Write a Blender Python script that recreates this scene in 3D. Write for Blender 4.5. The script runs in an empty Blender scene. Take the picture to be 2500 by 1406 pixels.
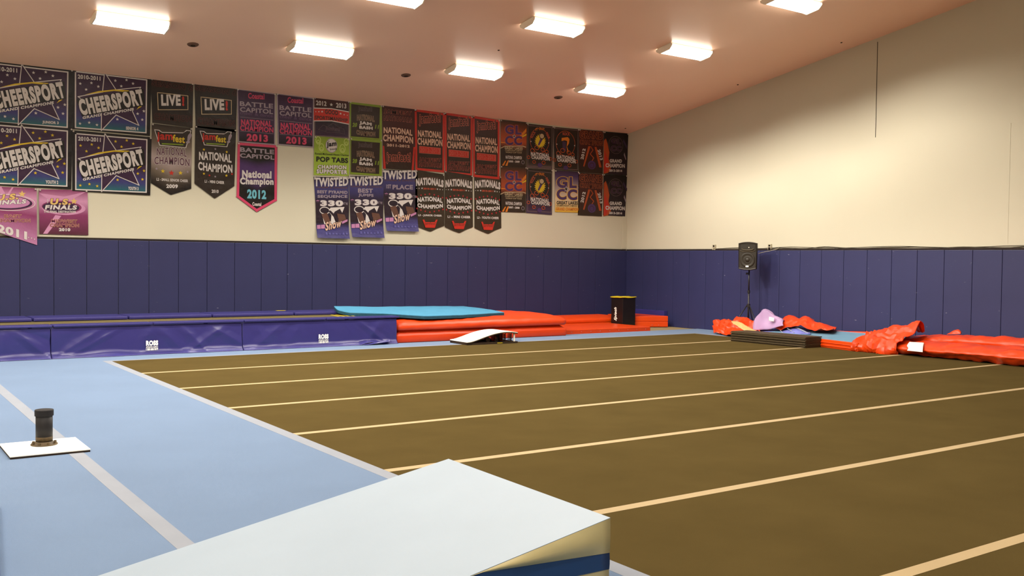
import bpy, bmesh, math, random
from mathutils import Vector, Matrix, noise
random.seed(7)
scn = bpy.context.scene
COL = scn.collection

# ------------------------------------------------------------------ camera, world, exposure
CAM = bpy.data.cameras.new('camera'); cam = bpy.data.objects.new('camera', CAM); COL.objects.link(cam)
_r = Vector((0.8195882446, -0.5728301096, 0.0118648539))
_u = Vector((0.0067023386, 0.0302922280, 0.9995186139))
_f = Vector((0.5729137701, 0.8191141840, -0.0286664553))
cam.matrix_world = Matrix(((_r.x, _u.x, -_f.x, -17.427173), (_r.y, _u.y, -_f.y, -19.549491), (_r.z, _u.z, -_f.z, 1.636720), (0, 0, 0, 1)))
CAM.sensor_fit = 'HORIZONTAL'; CAM.sensor_width = 36.0; CAM.lens = 36.0 * 2349.18 / 2500.0
CAM.clip_start = 0.05; CAM.clip_end = 200
scn.camera = cam
W = bpy.data.worlds.new('world'); scn.world = W; W.use_nodes = True
W.node_tree.nodes['Background'].inputs[0].default_value = (0.02, 0.017, 0.015, 1)
W.node_tree.nodes['Background'].inputs[1].default_value = 0.2
scn.view_settings.view_transform = 'Standard'; scn.view_settings.look = 'None'
scn.view_settings.gamma = 1.0; scn.view_settings.use_curve_mapping = False
scn.view_settings.exposure = 0.0
LAMP_POWER = 101.0           # radiant power setting of each ceiling fixture
LAMP_COLOR = (1.0, 0.93, 0.82)
LENS_STRENGTH = 12.0
# prismatic lens: radiance against cos(angle from straight down), a wide batwing with a cut-off towards the horizon
LAMP_CURVE = [(0.0, 0.0), (0.24, 0.0), (0.40, 0.65), (0.54, 1.0), (0.70, 0.40), (1.0, 0.08)]

# ------------------------------------------------------------------ helpers
def lin(c):
    return tuple((v / 255 / 12.92) if v / 255 <= 0.04045 else ((v / 255 + 0.055) / 1.055) ** 2.4 for v in c)
PAINT = 0.62               # overall reflectance of the printed, woven and painted colours below
MATS = {}
def mat(name, rgb, rough=0.6, spec=0.4, bump=0.0, bscale=40.0, var=0.06, vscale=3.0, emit=0.0, ecol=None, metal=0.0, coat=0.0, sheen=0.0, lacun=None):
    """procedural principled material: base colour with a little noise variation and optional bump"""
    if name in MATS: return MATS[name]
    m = bpy.data.materials.new(name); m.use_nodes = True; nt = m.node_tree; b = nt.nodes['Principled BSDF']
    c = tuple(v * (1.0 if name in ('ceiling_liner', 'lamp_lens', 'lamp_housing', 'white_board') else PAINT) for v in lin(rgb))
    tc = nt.nodes.new('ShaderNodeTexCoord'); nz = nt.nodes.new('ShaderNodeTexNoise'); nz.inputs['Scale'].default_value = vscale; nz.inputs['Detail'].default_value = 4
    nt.links.new(tc.outputs['Object'], nz.inputs['Vector'])
    rp = nt.nodes.new('ShaderNodeValToRGB'); e = rp.color_ramp.elements
    e[0].position = 0.3; e[1].position = 0.7
    e[0].color = (*[max(0, v * (1 - var)) for v in c], 1); e[1].color = (*[min(1, v * (1 + var)) for v in c], 1)
    nt.links.new(nz.outputs['Fac'], rp.inputs['Fac']); out = rp.outputs['Color']
    if lacun:      # small scuff marks: (colour, threshold, scale)
        n2 = nt.nodes.new('ShaderNodeTexNoise'); n2.inputs['Scale'].default_value = lacun[2]; n2.inputs['Detail'].default_value = 3
        mp = nt.nodes.new('ShaderNodeMapping'); mp.inputs['Scale'].default_value = (1, 1, 2.2)
        gp = nt.nodes.new('ShaderNodeNewGeometry'); nt.links.new(gp.outputs['Position'], mp.inputs['Vector']); nt.links.new(mp.outputs['Vector'], n2.inputs['Vector'])
        r2 = nt.nodes.new('ShaderNodeValToRGB'); r2.color_ramp.elements[0].position = lacun[1]; r2.color_ramp.elements[1].position = lacun[1] + 0.05
        nt.links.new(n2.outputs['Fac'], r2.inputs['Fac'])
        mx = nt.nodes.new('ShaderNodeMix'); mx.data_type = 'RGBA'
        nt.links.new(r2.outputs['Color'], mx.inputs[0]); nt.links.new(out, mx.inputs[6]); mx.inputs[7].default_value = (*[v * PAINT for v in lin(lacun[0])], 1)
        out = mx.outputs[2]
    nt.links.new(out, b.inputs['Base Color'])
    b.inputs['Roughness'].default_value = rough; b.inputs['Specular IOR Level'].default_value = spec; b.inputs['Metallic'].default_value = metal
    b.inputs['Coat Weight'].default_value = coat; b.inputs['Coat Roughness'].default_value = 0.28; b.inputs['Sheen Weight'].default_value = sheen
    if bump:
        nb = nt.nodes.new('ShaderNodeTexNoise'); nb.inputs['Scale'].default_value = bscale; nb.inputs['Detail'].default_value = 3
        nt.links.new(tc.outputs['Object'], nb.inputs['Vector'])
        bp = nt.nodes.new('ShaderNodeBump'); bp.inputs['Strength'].default_value = bump; bp.inputs['Distance'].default_value = 0.02
        nt.links.new(nb.outputs['Fac'], bp.inputs['Height']); nt.links.new(bp.outputs['Normal'], b.inputs['Normal'])
    if emit:
        b.inputs['Emission Color'].default_value = (*(ecol or c), 1); b.inputs['Emission Strength'].default_value = emit
    MATS[name] = m
    return m

def link(name, me, m, parent=None, smooth=False):
    o = bpy.data.objects.new(name, me); COL.objects.link(o)
    if m: me.materials.append(m)
    if parent: o.parent = parent
    if smooth:
        for p in me.polygons: p.use_smooth = True
    return o
def obj(name, bm, m, parent=None, smooth=False):
    me = bpy.data.meshes.new(name); bmesh.ops.recalc_face_normals(bm, faces=bm.faces[:]); bm.to_mesh(me); bm.free()
    return link(name, me, m, parent, smooth)
def tag(o, label, cat=None, group=None, kind=None):
    o['label'] = label
    if cat: o['category'] = cat
    if group: o['group'] = group
    if kind: o['kind'] = kind
    return o
def thing(name, label, cat, loc=(0, 0, 0), rz=0.0, group=None, rx=0.0):
    o = bpy.data.objects.new(name, None); COL.objects.link(o); o.empty_display_size = 0.1
    o.location = loc; o.rotation_euler = (rx, 0, rz)
    return tag(o, label, cat, group)
def struct(name, bm, m, label):
    o = obj(name, bm, m); o['kind'] = 'structure'; o['label'] = label; o['category'] = name.split('_')[0]
    return o
def copy_tree(src, loc, rot=None, label=None, group=None):
    r = src.copy(); COL.objects.link(r); r.location = loc
    if rot is not None: r.rotation_euler = rot
    if label: r['label'] = label
    if group: r['group'] = group
    for ch in list(src.children):
        c = ch.copy(); COL.objects.link(c); c.parent = r
        for g in list(ch.children):
            d = g.copy(); COL.objects.link(d); d.parent = c
    return r
def box(bm, x0, x1, y0, y1, z0, z1, bev=0.0, seg=2):
    vs = [bm.verts.new((x, y, z)) for z in (z0, z1) for y in (y0, y1) for x in (x0, x1)]
    fs = [bm.faces.new([vs[i] for i in q]) for q in ((0, 2, 3, 1), (4, 5, 7, 6), (0, 1, 5, 4), (1, 3, 7, 5), (3, 2, 6, 7), (2, 0, 4, 6))]
    if bev:
        es = list({e for f in fs for e in f.edges})
        bmesh.ops.bevel(bm, geom=es, offset=bev, segments=seg, profile=0.6, affect='EDGES')
    return bm
def B(*a, **k): return box(bmesh.new(), *a, **k)
def cyl(bm, p0, p1, r0, r1=None, n=20, cap=True):
    p0 = Vector(p0); p1 = Vector(p1); r1 = r0 if r1 is None else r1
    d = (p1 - p0).normalized(); a = d.orthogonal().normalized(); b = d.cross(a)
    A = [bm.verts.new(p0 + (a * math.cos(t) + b * math.sin(t)) * r0) for t in [2 * math.pi * i / n for i in range(n)]]
    Bv = [bm.verts.new(p1 + (a * math.cos(t) + b * math.sin(t)) * r1) for t in [2 * math.pi * i / n for i in range(n)]]
    for i in range(n): bm.faces.new((A[i], A[(i + 1) % n], Bv[(i + 1) % n], Bv[i]))
    if cap: bm.faces.new(A[::-1]); bm.faces.new(Bv)
    return bm
def lathe(bm, prof, n=32, c=(0, 0, 0)):
    rings = []
    for r, z in prof:
        rings.append([bm.verts.new((c[0] + r * math.cos(2 * math.pi * i / n), c[1] + r * math.sin(2 * math.pi * i / n), c[2] + z)) for i in range(n)])
    for a, b in zip(rings, rings[1:]):
        for i in range(n): bm.faces.new((a[i], a[(i + 1) % n], b[(i + 1) % n], b[i]))
    bm.faces.new(rings[0][::-1]); bm.faces.new(rings[-1])
    return bm
def tube(bm, pts, r, n=6):
    pts = [Vector(p) for p in pts]; rings = []
    for i, p in enumerate(pts):
        d = (pts[min(i + 1, len(pts) - 1)] - pts[max(i - 1, 0)]).normalized(); a = d.cross(Vector((0.13, 0.21, 0.97))).normalized(); b = d.cross(a)
        rings.append([bm.verts.new(p + (a * math.cos(2 * math.pi * k / n) + b * math.sin(2 * math.pi * k / n)) * r) for k in range(n)])
    for A, Bq in zip(rings, rings[1:]):
        for k in range(n): bm.faces.new((A[k], A[(k + 1) % n], Bq[(k + 1) % n], Bq[k]))
    bm.faces.new(rings[0][::-1]); bm.faces.new(rings[-1])
    return bm
def cr(p0, p1, p2, p3, t):
    return 0.5 * ((2 * p1) + (-p0 + p2) * t + (2 * p0 - 5 * p1 + 4 * p2 - p3) * t * t + (-p0 + 3 * p1 - 3 * p2 + p3) * t ** 3)
def spline(P, n):
    P = [Vector(p) for p in P]; out = []
    for i in range(len(P) - 1):
        a = P[max(i - 1, 0)]; d = P[min(i + 2, len(P) - 1)]
        for k in range(n): out.append(cr(a, P[i], P[i + 1], d, k / n))
    out.append(P[-1]); return out
def surf(rows, nu=8, nv=8):
    """Catmull-Rom surface through a grid of control points (rows of equal length)"""
    R = [spline(r, nu) for r in rows]
    cols = [spline([r[i] for r in R], nv) for i in range(len(R[0]))]
    return [[cols[i][j] for i in range(len(cols))] for j in range(len(cols[0]))]
def cloth(name, rows, m, parent=None, amp=0.02, freq=6.0, crease=0.02, nu=10, nv=10, thick=0.006, seed=0, zmin=0.002, smooth=True):
    g = surf(rows, nu, nv); H = len(g); Wd = len(g[0]); bm = bmesh.new(); N = {}
    for j in range(H):
        for i in range(Wd):
            a = g[j][min(i + 1, Wd - 1)] - g[j][max(i - 1, 0)]; b = g[min(j + 1, H - 1)][i] - g[max(j - 1, 0)][i]
            N[j, i] = a.cross(b).normalized() if a.cross(b).length > 1e-9 else Vector((0, 0, 1))
    V = []
    for j in range(H):
        row = []
        for i in range(Wd):
            p = g[j][i]; q = p * freq + Vector((seed * 7.1, seed * 3.3, seed))
            d = amp * noise.noise(q) + crease * (0.5 - abs(noise.noise(q * 0.8 + Vector((5, 1, 2))))) * 1.6 + crease * 0.5 * (0.4 - abs(noise.noise(q * 2.1)))
            v = p + N[j, i] * d; v.z = max(v.z, zmin + 0.0005 * ((i + j) % 2)); row.append(v)
        V.append(row)
    top = [[bm.verts.new(v) for v in r] for r in V]
    for j in range(H - 1):
        for i in range(Wd - 1): bm.faces.new((top[j][i], top[j][i + 1], top[j + 1][i + 1], top[j + 1][i]))
    if not smooth:      # crisp creases where the vinyl folds, soft shading in between
        bm.normal_update()
        for e in bm.edges:
            if len(e.link_faces) == 2 and e.calc_face_angle(0) > 0.35: e.smooth = False
    o = obj(name, bm, m, parent, True)
    s = o.modifiers.new('thickness', 'SOLIDIFY'); s.thickness = thick; s.offset = 0.0
    return o
def soft_mat(bm, x0, x1, y0, y1, levels, crown=0.0, rad=0.06, step=0.12, wr=0.0, wf=9.0, ntop=6, flat=None):
    """upholstered mat: levels = (inset, z) rings of a rounded rectangle from the bottom up, then a crowned top"""
    def ring(ins):
        X0, X1, Y0, Y1 = x0 + ins, x1 - ins, y0 + ins, y1 - ins; r = max(0.005, rad); pts = []
        nx = max(2, int((x1 - x0) / step)); ny = max(2, int((y1 - y0) / step))
        def arc(cx, cy, a0): return [(cx + r * math.cos(a0 + k * math.pi / 8), cy + r * math.sin(a0 + k * math.pi / 8)) for k in range(1, 4)]
        for k in range(nx + 1): pts.append((X0 + r + (X1 - X0 - 2 * r) * k / nx, Y0))
        pts += arc(X1 - r, Y0 + r, -math.pi / 2)
        for k in range(ny + 1): pts.append((X1, Y0 + r + (Y1 - Y0 - 2 * r) * k / ny))
        pts += arc(X1 - r, Y1 - r, 0)
        for k in range(nx + 1): pts.append((X1 - r - (X1 - X0 - 2 * r) * k / nx, Y1))
        pts += arc(X0 + r, Y1 - r, math.pi / 2)
        for k in range(ny + 1): pts.append((X0, Y1 - r - (Y1 - Y0 - 2 * r) * k / ny))
        pts += arc(X0 + r, Y0 + r, math.pi)
        return pts
    rings = []
    for li, (ins, z) in enumerate(levels):
        rr = []
        for (px, py) in ring(ins):
            d = 0.0
            if wr and li > 0: d = wr * noise.noise(Vector((px * wf, py * wf, z * 5)))
            rr.append(bm.verts.new((px, py, z + d)))
        rings.append(rr)
    ins, z = levels[-1]; cx, cy = (x0 + x1) / 2, (y0 + y1) / 2; base = ring(ins); half = min(x1 - x0, y1 - y0) / 2 - ins
    for k in range(1, ntop + 1):
        f = (k / (ntop + 1)); rr = []
        for (px, py) in base:
            # move every ring point inwards by a distance, not by a ratio, so that the crown follows the rim
            qx = max(x0 + ins + f * half, min(x1 - ins - f * half, px)) ; qy = max(y0 + ins + f * half, min(y1 - ins - f * half, py))
            zz = z + crown * (1 - (1 - f) ** 2) + (wr * 0.8 * noise.noise(Vector((qx * 3, qy * 3, 1.7))))
            rr.append(bm.verts.new((qx, qy, zz)))
        rings.append(rr)
    n = len(base)
    for a, b in zip(rings, rings[1:]):
        for i in range(n):
            q = (a[i], a[(i + 1) % n], b[(i + 1) % n], b[i])
            bm.faces.new(q)
    bm.faces.new(rings[0][::-1]); bm.faces.new(rings[-1])
    return bm

TXT = {}
def text_geo(s, off, base=None, sp=None):
    """outline-filled geometry of a string, scaled so that the lettering at weight `base` fills the unit box; verts, faces"""
    base = off if base is None else base
    sp = base if sp is None else sp
    key = (s, round(off, 3), round(base, 3), round(sp, 3))
    if key in TXT: return TXT[key]
    def raw(o_):
        cu = bpy.data.curves.new('t', 'FONT'); cu.body = s; cu.offset = o_; cu.space_character = 1.0 + 2.2 * max(0.0, sp); cu.resolution_u = 4; cu.fill_mode = 'FRONT'; cu.dimensions = '2D'
        ob = bpy.data.objects.new('t', cu); COL.objects.link(ob); bpy.context.view_layer.update()
        me = bpy.data.meshes.new_from_object(ob.evaluated_get(bpy.context.evaluated_depsgraph_get()))
        v = [(p.co.x, p.co.y) for p in me.vertices]; f = [tuple(p.vertices) for p in me.polygons]
        bpy.data.objects.remove(ob); bpy.data.curves.remove(cu); bpy.data.meshes.remove(me)
        return v, f
    v, f = raw(off); v0 = v if abs(off - base) < 1e-4 else raw(base)[0]
    xs = [p[0] for p in v0]; ys = [p[1] for p in v0]
    ax, bx, ay, by = min(xs), max(xs), min(ys), max(ys); wx = max(bx - ax, 1e-4); wy = max(by - ay, 1e-4)
    TXT[key] = ([((p[0] - ax) / wx, (p[1] - ay) / wy) for p in v], f)
    return TXT[key]
def text_mesh(name, s, org, ex, ey, off, m, parent=None):
    v, f = text_geo(s, off); me = bpy.data.meshes.new(name); org, ex, ey = Vector(org), Vector(ex), Vector(ey)
    me.from_pydata([org + ex * a + ey * b for a, b in v], [], f)
    return link(name, me, m, parent)

# ------------------------------------------------------------------ measured outlines (metres)
RED_HEAP = [[(-0.894, -4.101, 0.005), (-1.01, -4.446, 0.005), (-1.204, -4.867, 0.005), (-1.18, -5.141, 0.033), (-1.18, -5.43, 0.071), (-1.18, -5.656, 0.114)], [(-0.794, -4.005, 0.104), (-0.91, -4.351, 0.102), (-1.104, -4.773, 0.136), (-1.08, -5.049, 0.154), (-1.08, -5.34, 0.173), (-1.08, -5.568, 0.188)], [(-0.614, -3.833, 0.212), (-0.73, -4.182, 0.237), (-0.924, -4.605, 0.305), (-0.9, -4.884, 0.357), (-0.9, -5.18, 0.302), (-0.9, -5.413, 0.226)], [(-0.394, -3.629, 0.047), (-0.51, -3.981, 0.056), (-0.704, -4.408, 0.081), (-0.68, -4.69, 0.1), (-0.68, -4.99, 0.08), (-0.68, -5.226, 0.054)]]
STRAP = [[(-1.52, -5.205, 0.312), (-1.52, -5.322, 0.275), (-1.52, -5.497, 0.198), (-1.52, -5.725, 0.134)], [(-1.4, -5.036, 0.361), (-1.4, -5.271, 0.357), (-1.4, -5.503, 0.274), (-1.4, -5.754, 0.193)]]
PURPLE = [[(-1.05, -5.349, 0.164), (-1.05, -5.543, 0.186), (-1.05, -5.767, 0.201), (-1.05, -5.987, 0.25), (-1.05, -6.203, 0.308)], [(-0.97, -5.332, 0.358), (-0.97, -5.48, 0.394), (-0.97, -5.662, 0.378), (-0.97, -5.885, 0.364), (-0.97, -6.114, 0.378)], [(-0.88, -5.378, 0.503), (-0.88, -5.456, 0.561), (-0.88, -5.545, 0.637), (-0.88, -5.784, 0.507), (-0.88, -6.029, 0.397)], [(-0.55, -5.053, 0.285), (-0.55, -5.192, 0.33), (-0.55, -5.284, 0.353), (-0.55, -5.514, 0.294), (-0.55, -5.741, 0.237)]]
PATCH = [[(-1.06, -5.793, 0.405), (-1.06, -5.926, 0.396)], [(-1.04, -5.785, 0.493), (-1.04, -5.918, 0.474)]]
DRAPE = [[(-1.0, -5.647, 0.191), (-1.0, -5.946, 0.228), (-1.0, -6.218, 0.238), (-1.0, -6.482, 0.324), (-1.0, -6.691, 0.303), (-1.0, -6.948, 0.26), (-1.0, -7.366, 0.272)], [(-0.85, -5.654, 0.258), (-0.85, -5.93, 0.329), (-0.85, -6.201, 0.363), (-0.85, -6.466, 0.405), (-0.85, -6.623, 0.388), (-0.85, -6.882, 0.328), (-0.85, -7.283, 0.286)], [(-0.6, -5.668, 0.332), (-0.6, -5.833, 0.396), (-0.6, -5.963, 0.474), (-0.6, -6.214, 0.427), (-0.6, -6.383, 0.48), (-0.6, -6.689, 0.368), (-0.6, -7.148, 0.286)], [(-0.25, -5.382, 0.204), (-0.25, -5.551, 0.252), (-0.25, -5.684, 0.314), (-0.25, -5.939, 0.294), (-0.25, -6.113, 0.323), (-0.25, -6.424, 0.254), (-0.25, -6.891, 0.224)]]
BLUESHEET = [[(-1.15, -5.551, 0.109), (-1.15, -5.909, 0.126), (-1.15, -6.289, 0.143), (-1.15, -6.605, 0.166), (-1.15, -6.964, 0.191)], [(-1.0, -5.467, 0.152), (-1.0, -5.815, 0.167), (-1.0, -6.197, 0.201), (-1.0, -6.452, 0.253), (-1.0, -6.827, 0.202)], [(-0.75, -5.286, 0.186), (-0.75, -5.628, 0.182), (-0.75, -6.014, 0.234), (-0.75, -6.208, 0.299), (-0.75, -6.591, 0.203)]]
STRIPES = [[[(-1.12, -6.221, 0.172), (-1.12, -6.242, 0.174)], [(-1.0, -6.045, 0.209), (-1.0, -6.067, 0.219)]], [[(-1.12, -6.497, 0.2), (-1.12, -6.528, 0.202)], [(-1.0, -6.217, 0.272), (-1.0, -6.249, 0.274)]], [[(-1.1, -6.813, 0.212), (-1.1, -6.874, 0.217)], [(-0.9, -6.339, 0.303), (-0.9, -6.381, 0.314)]]]
FLAP = [[(-1.728, -8.381, 0.005), (-1.682, -8.588, 0.005), (-1.541, -8.753, 0.005), (-1.657, -9.046, 0.005), (-1.333, -9.042, 0.005)], [(-1.68, -8.389, 0.115), (-1.68, -8.627, 0.142), (-1.68, -8.845, 0.121), (-1.68, -9.058, 0.1), (-1.68, -9.307, 0.128)], [(-1.4, -8.315, 0.192), (-1.4, -8.519, 0.239), (-1.4, -8.738, 0.247), (-1.4, -8.995, 0.243), (-1.4, -9.288, 0.25)], [(-1.15, -8.346, 0.233), (-1.15, -8.567, 0.327), (-1.15, -8.869, 0.394), (-1.15, -9.163, 0.467), (-1.15, -9.41, 0.513)], [(-0.75, -8.118, 0.169), (-0.75, -8.388, 0.237), (-0.75, -8.74, 0.262), (-0.75, -9.04, 0.284), (-0.75, -9.231, 0.336)]]
FARFLAP = [[(-0.45, -9.492, 0.344), (-0.45, -9.621, 0.353), (-0.45, -9.772, 0.371)], [(-0.4, -9.511, 0.374), (-0.4, -9.67, 0.439), (-0.4, -9.727, 0.397)], [(-0.25, -9.439, 0.333), (-0.25, -9.56, 0.365), (-0.25, -9.649, 0.348)]]
RIM = [(-0.38, -6.885, 0.245), (-0.38, -7.186, 0.239), (-0.38, -7.576, 0.257), (-0.38, -8.047, 0.273), (-0.38, -8.321, 0.268)]
TAG = [[(-1.74, -9.542, 0.098), (-1.74, -9.844, 0.095)], [(-1.73, -9.559, 0.143), (-1.73, -9.837, 0.13)], [(-1.66, -9.489, 0.179), (-1.66, -9.8, 0.189)], [(-1.5, -9.434, 0.235), (-1.5, -9.715, 0.242)]]
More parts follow.
